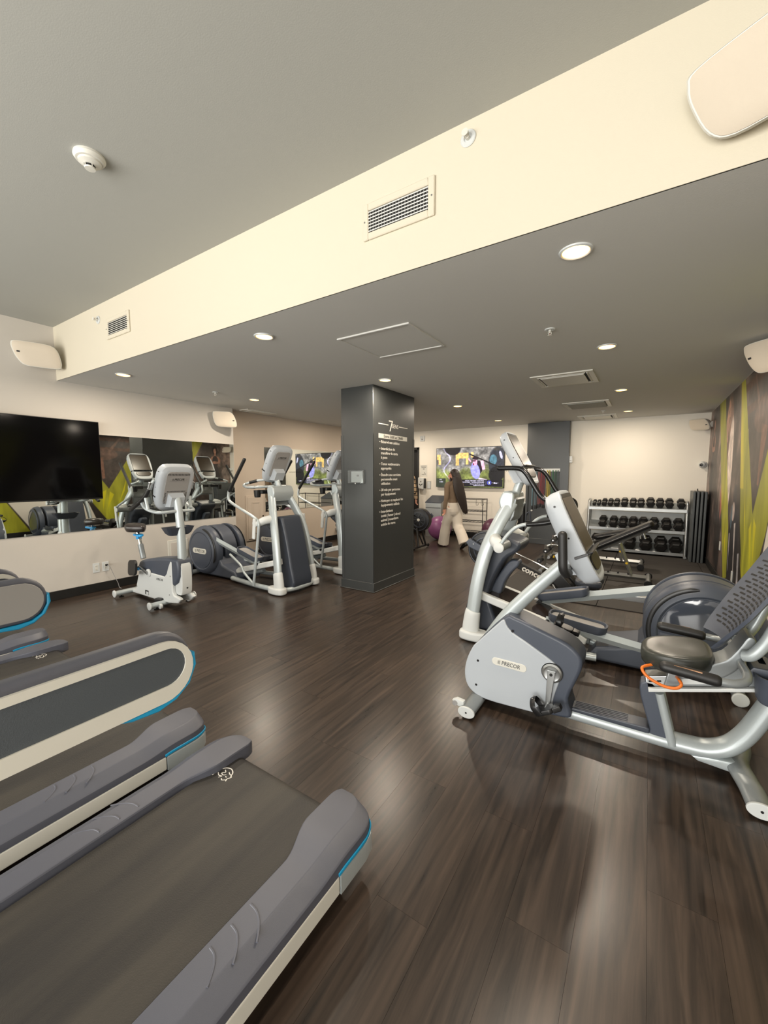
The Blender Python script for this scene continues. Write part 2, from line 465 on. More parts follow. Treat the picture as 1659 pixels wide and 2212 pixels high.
# far wall with its doorway
DX0, DX1, DZ = -5.70, -4.805, 2.125
f = MB(); f.box(((DX1 + X1) / 2, Y1 + 0.1, 1.3), (X1 - DX1, 0.2, 2.7)); f.box(((XR + DX0) / 2, Y1 + 0.1, 1.3), (DX0 - XR, 0.2, 2.7)); f.box(((DX0 + DX1) / 2, Y1 + 0.1, (DZ + 2.65) / 2), (DX1 - DX0, 0.2, 2.65 - DZ))
struct(f, 'wall_far', M_WALLF)
dr = struct(MB().box(((DX0 + DX1) / 2, Y1 + 0.12, DZ / 2 - 0.02), (DX1 - DX0, 0.05, DZ)), 'dark_doorway_1', M_BLACKM)  # black panel stands in for the darkness inside the open doorway
jm = MB(); jm.box((DX1 - 0.022, Y1 + 0.03, DZ / 2), (0.044, 0.13, DZ), 0.004); jm.box((DX0 + 0.022, Y1 + 0.03, DZ / 2), (0.044, 0.13, DZ), 0.004); jm.box(((DX0 + DX1) / 2, Y1 + 0.03, DZ - 0.03), (DX1 - DX0, 0.13, 0.06), 0.004)
jm.build('door_frame', M_BASE, dr)
MB().tube([(DX0 + 0.1, Y1 + 0.09, 1.02), (DX0 + 0.1, Y1 + 0.04, 1.02), (DX0 + 0.22, Y1 + 0.04, 1.02)], 0.01).build('door_handle', M_ALU, dr)  # handle added on the black stand-in panel
# window wall behind the photographer
b = MB(); xs = [X0 - 0.2] + [v for p in WIN for v in p] + [X1 + 0.2]
for i in range(0, len(xs), 2): b.box(((xs[i] + xs[i + 1]) / 2, ROOM_Y0 - 0.1, 1.6), (xs[i + 1] - xs[i], 0.2, 3.3))
for xa, xb in WIN:
    b.box(((xa + xb) / 2, ROOM_Y0 - 0.1, WIN_Z[0] / 2), (xb - xa, 0.2, WIN_Z[0])); b.box(((xa + xb) / 2, ROOM_Y0 - 0.1, (WIN_Z[1] + 3.25) / 2), (xb - xa, 0.2, 3.25 - WIN_Z[1]))
struct(b, 'wall_back', M_WALL)
for i, (xa, xb) in enumerate(WIN):
    b = MB()
    for x in (xa + 0.03, xb - 0.03): b.box((x, ROOM_Y0 - 0.06, sum(WIN_Z) / 2), (0.06, 0.06, WIN_Z[1] - WIN_Z[0]))
    for z in (WIN_Z[0] + 0.03, WIN_Z[1] - 0.03): b.box(((xa + xb) / 2, ROOM_Y0 - 0.06, z), (xb - xa - 0.12, 0.06, 0.06))
    struct(b, 'window_%d' % (i + 1), M_BASE)
struct(MB().box(((X0 + X1) / 2, (ROOM_Y0 + YB) / 2, ZC + 0.06), (X1 - X0 + 0.3, YB - ROOM_Y0 + 0.3, 0.12)), 'ceiling', M_CEIL)
struct(MB().box(((XR + X1) / 2, (YB + Y1) / 2 + 0.103, ZS + 0.06), (X1 - XR, Y1 - YB + 0.2, 0.12)), 'ceiling', M_SOFF)
bk = MB().box(((X0 + X1) / 2, YB + 0.004, (ZS + ZC + 0.1) / 2), (X1 - X0, 0.008, ZC + 0.1 - ZS))
struct(bk, 'trim_1', M_BULK)['label'] = 'cream bulkhead face between the high ceiling and the dark soffit'
for nm, c, d in (('baseboard_left', (X0 + 0.006, (ROOM_Y0 + 4.27) / 2, 0.054), (0.012, 4.27 - ROOM_Y0, 0.108)),
                 ('baseboard_left', (XR + 0.006, (4.27 + Y1) / 2, 0.054), (0.012, Y1 - 4.27, 0.108)),
                 ('baseboard_far', ((DX1 - 2.2) / 2, Y1 - 0.006, 0.054), (-2.2 - DX1, 0.012, 0.108)),
                 ('baseboard_far', ((-1.33 + X1) / 2, Y1 - 0.006, 0.060), (X1 + 1.33, 0.012, 0.108)),
                 ('baseboard_right', (X1 - 0.006, (ROOM_Y0 + Y1) / 2, 0.060), (0.012, Y1 - ROOM_Y0, 0.108))):
    struct(MB().box(c, d, 0.003, 1), nm, M_BASE)
# column with rules, and far pilaster
CX0, CX1, CY0, CY1 = -3.27, -2.782, 4.043, 5.05
colm = struct(MB().box(((CX0 + CX1) / 2, (CY0 + CY1) / 2, ZS / 2), (CX1 - CX0, CY1 - CY0, ZS), 0.004, 1), 'trim_2', M_COLUMN); colm['label'] = 'dark grey square column painted with white gym rules'
MB().box(((CX0 + CX1) / 2, (CY0 + CY1) / 2, 0.058), (CX1 - CX0 + 0.028, CY1 - CY0 + 0.028, 0.116), 0.004, 1).build('column_baseboard', M_COLUMN, colm)
MB().box(((CX0 + CX1) / 2, (CY0 + CY1) / 2, 0.006), (CX1 - CX0 + 0.05, CY1 - CY0 + 0.05, 0.012), 0.005, 1).build('shoe_moulding', M_COLUMN, colm)
for x, sx in ((CX0, 1), (CX1, -1)):
    for y, sy in ((CY0, 1), (CY1, -1)):
        g = MB(); g.box((x + sx * 0.018, y - sy * 0.0015, 1.03), (0.042, 0.003, 1.82)); g.box((x - sx * 0.0015, y + sy * 0.018, 1.03), (0.003, 0.042, 1.82)); g.build('corner_guard', M_COLUMN, colm)
pil = struct(MB().box((-1.765, 8.93, ZS / 2), (0.81, 0.15, ZS), 0.004, 1), 'trim_3', M_COLUMN); pil['label'] = 'dark grey pilaster on the far wall'
MB().box((-1.765, 8.925, 0.058), (0.83, 0.16, 0.116), 0.004, 1).build('pilaster_baseboard', M_COLUMN, pil)
for x in (-2.15, -1.38): MB().box((x, 8.853, 1.0), (0.05, 0.004, 1.78)).build('corner_guard', M_COLUMN, pil)

# lettering on the column (normal +x, reading towards +y)
def cm(y, z): return frame((CX1 + 0.0006, y, z), (0, 1, 0), (0, 0, 1))
t = MB(); t.box((CX1 + 0.001, 4.267, 2.073), (0.002, 0.222, 0.010)); t.box((CX1 + 0.001, 4.75, 2.073), (0.002, 0.222, 0.010))
t.prism([(4.392, 2.133), (4.392, 2.119), (4.462, 2.119), (4.410, 1.999), (4.426, 1.999), (4.482, 2.119), (4.482, 2.133)], 'x', CX1, CX1 + 0.002)
t.text('SENS', 0.072, cm(4.545, 2.066), 0.0008, xs=0.98)
t.build('logo', M_INKW, colm)
MB().box((CX1 + 0.001, 4.504, 1.927), (0.002, 0.694, 0.057)).build('hours_plate', M_OFFW, colm)
MB().text('Entre 5h00 et 23h00', 0.050, frame((CX1 + 0.003, 4.504, 1.926), (0, 1, 0), (0, 0, 1)), 0.0006, xs=1.12).build('hours_lettering', M_INKB, colm)
RULES = [(1.855, ['Réservé aux adultes']), (1.772, ['Interdiction de', 'transférer la carte', 'à puce']), (1.584, ['Tenue vestimentaire', 'appropriée']),
         (1.448, ['Étendre une serviette', 'personnelle avant', 'utilisation']), (1.260, ['30 min par personne', 'par équipement']),
         (1.123, ['Nettoyer et replacer les', 'équipements utilisés']), (0.988, ['Interdictions', 'invité | fumer | alcool', 'animal | nourriture', 'article de verre'])]
for z, lines in RULES:
    t = MB(); t.lathe([(0.007, 0), (0.007, 0.0015)], (CX1, 4.186, z), (1, 0, 0), 12)
    for k, s in enumerate(lines):
        t.text(s, 0.047, cm(4.212, z - k * 0.0545), 0.0008, align='LEFT', xs=1.16, bold=0.0006)
    t.build('rule_lettering', M_INKW, colm)
# wall mirrors
mi = struct(MB().box((X0 + 0.004, 1.98, 1.357), (0.008, 4.56, 1.166)), 'trim_4', M_MIRROR); mi['label'] = 'long frameless wall mirror behind the television'
mi = struct(MB().box((XR + 0.004, 6.35, 1.362), (0.008, 2.66, 1.166)), 'trim_5', M_MIRROR); mi['label'] = 'second frameless mirror on the set-back wall behind the ellipticals'

# mural on the right wall: one flat photographic print
def mural(u, v):
    Y = u; z = v
    c = np.empty(u.shape + (3,)); g = fbm(Y * 2.2, z * 1.3, 3, 5); g2 = fbm(Y * 5.0 + 3, z * 2.2, 8, 4)
    k = np.clip((0.65 * g + 0.35 * g2 - 0.40) / 0.28, 0, 1); k = (k * k * (3 - 2 * k) * np.clip((Y - 5.6) / 0.4, 0.25, 1))[..., None]
    c[...] = np.array([58, 50, 47]) * (1 - k) + np.array([158, 134, 124]) * k
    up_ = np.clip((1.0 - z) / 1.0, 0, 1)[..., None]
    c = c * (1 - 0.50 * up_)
    def mix(mask, col, k=1.0):
        nonlocal c
        mk = (np.clip(mask, 0, 1) * k)[..., None]; c = c * (1 - mk) + np.array(col, float) * mk
    def ell(y, zz, a, b, soft=0.12, rot=0.0):
        dy = Y - y; dz = z - zz; ca, sa = math.cos(rot), math.sin(rot)
        d = np.sqrt(((dy * ca + dz * sa) / a) ** 2 + ((-dy * sa + dz * ca) / b) ** 2)
        return np.clip((1 - d) / soft, 0, 1)
    def band(y0, z0, y1, z1, w0, w1, soft=0.02):
        dy, dz = y1 - y0, z1 - z0; L = math.hypot(dy, dz); t = ((Y - y0) * dy + (z - z0) * dz) / (L * L)
        d = np.abs((Y - y0) * dz - (z - z0) * dy) / L; ww = w0 + (w1 - w0) * np.clip(t, 0, 1)
        return np.clip((ww - d) / soft, 0, 1) * np.clip((t + 0.003) / 0.01, 0, 1) * np.clip((1.003 - t) / 0.01, 0, 1)
    def quad(p, soft=0.015):
        m = np.ones_like(Y); n = len(p)
        ar = sum(p[i][0] * p[(i + 1) % n][1] - p[(i + 1) % n][0] * p[i][1] for i in range(n))
        for i in range(n):
            (a0, a1), (b0, b1) = p[i], p[(i + 1) % n]; L = math.hypot(b0 - a0, b1 - a1)
            s = ((b0 - a0) * (z - a1) - (b1 - a1) * (Y - a0)) / L * (1 if ar > 0 else -1); m = np.minimum(m, np.clip(s / soft + 0.5, 0, 1))
        return m
    rip = fbm(Y * 7, z * 1.6, 21)
    skin = np.array([176, 132, 112])
    # wooden beams and the climber's arms near the column end
    for zz in (2.38, 2.12): mix(quad([(4.0, zz), (6.0, zz - 0.04), (6.0, zz + 0.05), (4.0, zz + 0.09)]), (96, 64, 48), 0.8)
    mix(ell(5.05, 2.0, 0.40, 0.17), (112, 84, 72), 0.8); mix(band(5.2, 2.05, 5.52, 2.46, 0.05, 0.03), (120, 90, 76), 0.85); mix(band(4.8, 2.0, 4.55, 2.45, 0.06, 0.03), (120, 90, 76), 0.85)
    mix(ell(4.75, 2.12, 0.12, 0.15), (58, 40, 34), 0.9); mix(band(4.95, 1.9, 5.06, 1.35, 0.13, 0.04), (138, 96, 78), 0.8); mix(band(4.7, 1.95, 4.72, 1.5, 0.05, 0.02), (170, 128, 108), 0.8)
    for k in range(4): mix(band(5.86 - 0.055 * k, 1.93, 5.80 - 0.055 * k, 1.80, 0.008, 0.008, 0.004), (220, 214, 206))
    # large lit figure, partly turned
    mix(ell(6.95, 1.72, 0.36, 0.80), skin * 0.75, 0.95); mix(ell(6.72, 1.55, 0.20, 0.66), (226, 208, 198), 0.95); mix(ell(7.05, 2.15, 0.14, 0.30), (196, 150, 124), 0.9)
    mix(ell(7.2, 1.35, 0.12, 0.55), (182, 108, 92), 0.85); mix(band(6.98, 2.2, 7.02, 1.0, 0.035, 0.03), (60, 34, 32), 0.8)
    # seated boxer low down: dark clothes and pale wraps
    mix(ell(6.1, 0.55, 0.34, 0.62), (34, 31, 34), 0.95); mix(ell(6.15, 1.18, 0.13, 0.17), (52, 50, 54), 0.95); mix(ell(6.2, 1.02, 0.09, 0.12), (200, 180, 170), 0.8)
    mix(band(6.05, 0.9, 5.95, 0.35, 0.06, 0.03), (206, 196, 192), 0.85); mix(band(6.35, 0.75, 6.3, 0.3, 0.05, 0.02), (196, 188, 188), 0.75); mix(ell(6.3, 0.95, 0.06, 0.16), (110, 150, 170), 0.5)
    mix(band(5.72, 0.6, 5.62, 0.02, 0.05, 0.07), (198, 196, 202), 0.8)
    # woman with folded arms
    mix(ell(8.42, 2.24, 0.105, 0.17), (34, 26, 24), 1); mix(band(8.42, 2.17, 8.42, 2.03, 0.042, 0.06), (132, 94, 80)); mix(ell(8.42, 2.24, 0.055, 0.088), (156, 116, 100), 1)
    mix(ell(8.42, 1.96, 0.185, 0.12), (140, 100, 84), 1); mix(ell(8.42, 1.90, 0.115, 0.19), (44, 36, 36), 1); mix(band(8.24, 1.98, 8.27, 1.84, 0.035, 0.03), (140, 100, 84)); mix(band(8.60, 1.98, 8.57, 1.84, 0.035, 0.03), (140, 100, 84)); mix(ell(8.42, 1.855, 0.20, 0.045), (146, 106, 90), 0.95)
    mix(ell(8.42, 1.62, 0.13, 0.14), (46, 40, 42), 1); mix(ell(8.42, 1.35, 0.17, 0.30), (38, 36, 40), 1); mix(band(8.35, 1.3, 8.30, 0.5, 0.09, 0.05), (34, 33, 38)); mix(band(8.5, 1.3, 8.56, 0.5, 0.09, 0.05), (34, 33, 38))
    mix(ell(8.85, 1.5, 0.22, 0.22), (132, 122, 118), 0.5); mix(ell(8.85, 0.65, 0.10, 0.28), (150, 142, 142), 0.6); mix(ell(8.85, 0.65, 0.05, 0.18), (40, 38, 44), 0.8)
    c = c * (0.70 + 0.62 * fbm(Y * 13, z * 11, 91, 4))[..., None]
    # the lime bands
    lime = lambda k: (np.array([150, 148, 22]) * (0.80 + 0.35 * k))
    for q, k in (([(6.62, 2.52), (6.07, 2.52), (5.13, 1.02), (5.05, 0.30), (5.45, 0.10), (5.75, 0.95)], 1.0),
                 ([(4.95, 0.10), (5.35, 0.05), (5.20, 1.02), (4.20, 2.52), (3.55, 2.52), (4.60, 0.95)], 0.9),
                 ([(8.10, 2.52), (7.46, 2.52), (6.45, 0.80), (6.35, 0.20), (6.62, 0.12), (6.98, 0.75)], 0.95),
                 ([(6.95, 0.0), (7.35, 0.0), (8.35, 0.72), (8.98, 1.35), (8.98, 0.20), (8.2, 0.0)], 0.55),
                 ([(3.55, 2.52), (2.95, 2.52), (2.2, 0.9), (2.4, 0.3)], 0.9),
                 ([(3.5, 0.0), (2.6, 0.0), (2.3, 0.55), (3.0, 0.9)], 1.0), ([(1.6, 2.52), (0.9, 2.52), (-0.3, 0.2), (0.2, 0.1)], 0.9), ([(-1.2, 2.52), (-1.8, 2.52), (-0.6, 0.1), (-0.2, 0.2)], 0.9)):
        mk = quad(q)
        for ch in range(3):
            a = (lime(rip)[..., ch] if False else np.array([172, 172, 44])[ch] * (0.72 + 0.5 * rip))
            c[..., ch] = c[..., ch] * (1 - mk * 0.92 * k ** 0.3) + a * mk * 0.92 * k ** 0.3
    for q in ([(5.10, 1.05), (5.00, 0.50), (4.98, 0.98)], [(5.18, 1.0), (5.10, 0.52), (5.28, 0.92)], [(5.55, 1.0), (5.40, 0.7), (5.62, 1.35)], [(5.5, 0.5), (5.35, 0.2), (5.6, 0.6)], [(6.72, 0.6), (6.55, 0.45), (6.66, 0.75)]):
        mix(quad(q), (206, 196, 26), 0.85)
    mix(quad([(6.28, 2.52), (6.2, 2.52), (5.7, 1.3), (5.9, 1.3)]), (214, 194, 50), 0.6)
    # below the print the wall stays bare in the gap between the bands
    gap = quad([(4.93, 0.0), (4.55, 1.02), (3.9, 1.9), (3.45, 1.3), (3.05, 0.85), (3.55, 0.0)])
    mix(gap, (214, 207, 197))
    return np.clip(c, 0, 255)
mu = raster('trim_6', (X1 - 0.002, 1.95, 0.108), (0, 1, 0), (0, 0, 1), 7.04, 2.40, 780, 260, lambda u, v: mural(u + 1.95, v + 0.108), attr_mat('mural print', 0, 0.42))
mu['kind'] = 'structure'; mu['label'] = 'photo mural of athletes crossed by lime green bands on the right wall'

# ================================================================== THINGS ON CEILING AND WALLS
# recessed downlights
LX = [(-0.347, 'right-hand row'), (-2.545, 'middle row'), (-4.76, 'left-hand row')]
LY = [(2.215, 'nearest the bulkhead'), (3.94, 'second from the bulkhead'), (6.015, 'third from the bulkhead'), (8.04, 'nearest the far wall')]
ring = None
for x, row in LX:
    for y, pos in LY:
        t = thing('recessed_downlight', 'glowing round recessed downlight, %s, %s' % (row, pos), 'light', (x, y, ZS), 0, 'recessed downlights')
        if ring is None:
            ring = MB().lathe([(0.060, 0.001), (0.061, -0.006), (0.066, -0.009), (0.074, -0.006), (0.076, 0.001)], (0, 0, 0), (0, 0, 1), 32, cap=False).build('trim_ring', M_WHITE, t)
            lens = MB().lathe([(0.061, 0.0), (0.058, -0.004), (0.001, -0.005)], (0, 0, 0), (0, 0, 1), 32).build('lamp_lens', M_GLOW, t)
        else:
            for q in (ring, lens):
                c = q.copy(); COL.objects.link(c); c.parent = t
        ld = bpy.data.lights.new('downlight', 'AREA'); ld.shape = 'DISK'; ld.size = 0.11; ld.energy = LAMP_POWER; ld.color = LAMP_COLOR
        lo = bpy.data.objects.new('downlight_lamp', ld); COL.objects.link(lo); lo.parent = t; lo.location = (0, 0, -0.02)

# ceiling access panel
t = thing('access_panel', 'square flush access panel in the dark soffit', 'panel', (-1.79, 2.872, ZS))
b = MB(); h = 0.315
for sx, sy, dx, dy in ((0, 1, 0.65, 0.02), (0, -1, 0.65, 0.02), (1, 0, 0.02, 0.566), (-1, 0, 0.02, 0.566)):
    b.box((sx * 0.315, sy * 0.293, -0.004), (dx, dy, 0.012), 0.002, 1)
b.build('panel_frame', M_SOFF, t)
MB().box((0, 0, -0.001), (0.60, 0.555, 0.006), 0.002, 1).build('panel_lid', M_SOFF, t)
# ceiling air cassettes
def cassette(name, label, cx, cy, sx, sy, openings=True):
    t = thing(name, label, 'air vent', (cx, cy, ZS))
    b = MB(); w_ = 0.05
    for ax, sg in ((0, 1), (0, -1), (1, 1), (1, -1)):
        c = [0, 0, -0.006]; d = [sx, w_, 0.014] if ax else [w_, sy - 2 * w_, 0.014]
        c[ax] = sg * ((sy if ax else sx) / 2 - w_ / 2); b.box(c, d, 0.003, 1)
    b.build('vent_frame', M_OFFW, t)
    MB().box((0, 0, 0.002), (sx - 2 * w_, sy - 2 * w_, 0.006)).build('air_slot', M_BLACKM if openings else M_SOFF, t)
    k = 0.70 if openings else 0.80
    MB().box((0, 0, -0.016), (sx * k, sy * k, 0.014), 0.004, 1).build('face_plate', M_OFFW if openings else M_CEIL, t)
    if openings:
        b = MB()
        for ax in (-1, 1):
            b.box((ax * sx * 0.40, 0, -0.006), (0.012, sy * 0.75, 0.02), rot=(0, ax * 0.7, 0)); b.box((0, ax * sy * 0.40, -0.006), (sx * 0.75, 0.012, 0.02), rot=(-ax * 0.7, 0, 0))
        b.build('louvre', M_OFFW, t)
cassette('air_cassette', 'pale four-way ceiling air vent nearest the bulkhead with dark slots', -0.84, 5.0, 0.62, 0.62)
cassette('ceiling_panel', 'plain pale ceiling panel between the two air vents', -0.84, 6.96, 0.62, 0.62, False)
cassette('air_cassette', 'pale ceiling air vent farthest from the bulkhead by the dumbbell wall', -0.845, 8.52, 0.62, 0.55)
cassette('linear_diffuser', 'small slot diffuser in the soffit beside the set-back left wall', -5.60, 4.72, 0.22, 0.62, True)

# bulkhead grilles
def grille(label, xa, xb, za, zb, crate):
    t = thing('air_grille', label, 'air vent', ((xa + xb) / 2, YB, za))
    W, H = xb - xa, zb - za; f = 0.036
    b = MB()
    for x in (-W / 2 + f / 2, W / 2 - f / 2): b.box((x, -0.007, H / 2), (f, 0.014, H), 0.004, 1)
    for z in (f / 2, H - f / 2): b.box((0, -0.007, z), (W - 2 * f, 0.014, f), 0.004, 1)
    b.build('grille_frame', M_BULK, t)
    MB().box((0, -0.001, H / 2), (W - 2 * f, 0.002, H - 2 * f)).build('duct_opening', M_BLACKM, t)
    n = 7
    for k in range(n):
        MB().box((0, -0.006, f + (H - 2 * f) * (k + 0.6) / n), (W - 2 * f, 0.009, 0.0045), rot=(0.5, 0, 0)).build('slat', M_OFFW, t)
    if crate:
        for k in range(20):
            MB().box((-W / 2 + f + (W - 2 * f) * (k + 0.5) / 20, -0.0025, H / 2), (0.003, 0.004, H - 2 * f)).build('rear_slat', M_GREY, t)
    for sx in (-1, 1): MB().lathe([(0.005, 0), (0.004, -0.003)], (sx * (W / 2 - 0.014), -0.014, H / 2), (0, 1, 0), 10).build('screw', M_ALU, t)
grille('wide air grille with crossed slats in the middle of the bulkhead', -1.393, -0.957, 2.735, 2.922, True)
grille('small air grille at the left end of the bulkhead', -4.43, -3.99, 2.738, 2.928, False)

def sprinkler(label, loc, axis):
    t = thing('sprinkler_head', label, 'sprinkler', loc); a = Vector(axis)
    MB().lathe([(0.036, 0.0), (0.038, 0.004), (0.034, 0.008), (0.020, 0.008), (0.020, 0.002)], (0, 0, 0), a, 24).build('escutcheon', M_WHITE, t)
    MB().lathe([(0.010, 0.0), (0.010, 0.018), (0.005, 0.02), (0.005, 0.03)], (0, 0, 0), a, 14).build('nozzle', M_OFFW, t)
    u = a.orthogonal().normalized(); b = MB()
    for s in (-1, 1): b.tube([u * s * 0.009 + a * 0.015, u * s * 0.014 + a * 0.03, a * 0.045], 0.0022, 6)
    b.lathe([(0.016, 0.045), (0.016, 0.047)], (0, 0, 0), a, 16); b.build('deflector', M_OFFW, t)
    MB().tube([a * 0.024, a * 0.042], 0.0022, 6).build('glass_bulb', mat('red bulb', (120, 40, 24), 0.2), t)
sprinkler('white sprinkler head high on the bulkhead, right of the wide grille', (-0.789, YB, 3.02), (0, -1, 0))
sprinkler('white sprinkler head on the bulkhead beside the small left grille', (-4.60, YB, 2.96), (0, -1, 0))
sprinkler('white sprinkler head in the soffit between the front lamps and the cassette', (-0.663, 3.256, ZS), (0, 0, -1))
sprinkler('white sprinkler head in the soffit near the left wall', (-4.758, 3.314, ZS), (0, 0, -1))
sprinkler('tiny sprinkler head in the soffit between the far ceiling panels', (-0.694, 7.772, ZS), (0, 0, -1))
t = thing('smoke_detector', 'round cream smoke detector on the high ceiling', 'smoke detector', (-2.522, 1.069, ZC))
MB().lathe([(0.070, 0), (0.072, -0.012), (0.062, -0.026), (0.055, -0.028)], (0, 0, 0), (0, 0, 1), 36).build('detector_base', M_OFFW, t)
MB().lathe([(0.052, -0.026), (0.050, -0.036), (0.028, -0.046), (0.026, -0.046)], (0, 0, 0), (0, 0, 1), 36).build('detector_cover', M_OFFW, t)
MB().lathe([(0.022, -0.044), (0.022, -0.058)], (0, 0, 0), (0, 0, 1), 24).build('sensing_chamber', M_BLACKM, t)
b = MB().lathe([(0.026, -0.058), (0.024, -0.064), (0.001, -0.065)], (0, 0, 0), (0, 0, 1), 24)
for k in range(5): a = 2 * PI * k / 5; b.box((0.025 * math.cos(a), 0.025 * math.sin(a), -0.052), (0.003, 0.003, 0.014))
b.build('detector_cap', M_OFFW, t)

# loudspeakers: slanted rounded boxes with a cloth front, on ball brackets
def loudspeaker(label, loc, aim, wall, roll=0.0, W=0.33, H=0.235, D=0.20):
    t = thing('loudspeaker', label, 'loudspeaker', loc)
    z = Vector(aim).normalized(); x = z.cross(Vector((0, 0, 1))) * -1; x.normalize(); y = z.cross(x)
    m = Matrix((x, y, z)).transposed().to_4x4() @ Matrix.Rotation(roll, 4, 'Z')
    out = spline2([(-0.50, 0.34), (-0.44, 0.48), (-0.1, 0.5), (0.28, 0.46), (0.43, 0.28), (0.5, -0.12), (0.5, -0.36), (0.43, -0.49), (0.0, -0.5), (-0.26, -0.46), (-0.40, -0.22), (-0.48, 0.1)], 4)
    def ring(k, d): return [m @ Vector((p[0] * W * k, p[1] * H * k, d)) for p in out]
    MB().loft([ring(0.55, -D), ring(0.72, -D * 0.95), ring(0.93, -D * 0.45), ring(1.0, -0.03), ring(1.0, -0.006), ring(0.975, 0.0)]).build('cabinet', M_OFFW, t)
    MB().loft([ring(0.955, -0.004), ring(0.95, 0.004), ring(0.80, 0.012), ring(0.5, 0.016)]).build('front_grille', mat('speaker cloth', (206, 194, 176), 0.8, bump=(900, 0.2)), t)
    MB().box((0, 0, 0), (0.026, 0.016, 0.003), 0.001, 1).xf(m @ Matrix.Translation((-0.36 * W, 0.05 * H, 0.0135))).build('badge', M_INKB, t)
    wv = Vector(wall); p0 = m @ Vector((0, 0, -D * 0.9))
    b = MB().tube([p0, (p0 + wv) * 0.5 + Vector((0, 0, 0.01)), wv], 0.016, 12)
    b.ball(wv * 0.75 + p0 * 0.25, 0.026, 14, 8); nv = (wv - p0).normalized(); b.lathe([(0.05, 0), (0.045, -0.02), (0.02, -0.03)], wv, nv, 20)
    b.build('wall_bracket', M_OFFW, t)
loudspeaker('white loudspeaker in the corner of left wall and bulkhead', (-5.46, 1.70, 2.705), (0.93, -0.36, -0.08), (-0.12, 0.24, 0.0), 0.0, 0.40, 0.25)
loudspeaker('white loudspeaker high on the left wall above the mirror end', (-5.50, 3.98, 2.295), (0.72, -0.55, -0.22), (-0.2, 0.06, 0.05), PI, 0.34, 0.24)
loudspeaker('large white loudspeaker tilted on the bulkhead at upper right', (0.262, 1.80, 2.712), (-0.25, -0.90, -0.42), (0.03, 0.14, 0.09), PI + 0.16, 0.42, 0.26)
loudspeaker('white loudspeaker at the right edge on the mural wall', (0.72, 4.28, 2.36), (-0.72, -0.62, -0.25), (0.13, 0.05, 0.03), 0.0, 0.36, 0.25)
loudspeaker('small-looking white loudspeaker in the far corner above the dumbbells', (0.665, 8.72, 2.29), (-0.45, -0.85, -0.15), (0.185, 0.0, 0.0), PI, 0.30, 0.19)

# television on the left wall, switched off
t = thing('television', 'big switched-off black television hanging over the left mirror', 'television', (-5.60, 1.55, 1.62), 0, None, True)
MB().box((-5.625, 1.55, 1.62), (0.05, 1.49, 0.925), 0.006, 2).build('tv_case', M_BLACK, t)
MB().box((-5.599, 1.55, 1.625), (0.004, 1.475, 0.90)).build('tv_screen', M_SCREENO, t)
MB().box((-5.67, 1.55, 1.62), (0.06, 0.5, 0.4), 0.005).build('wall_mount', M_BLACKM, t)
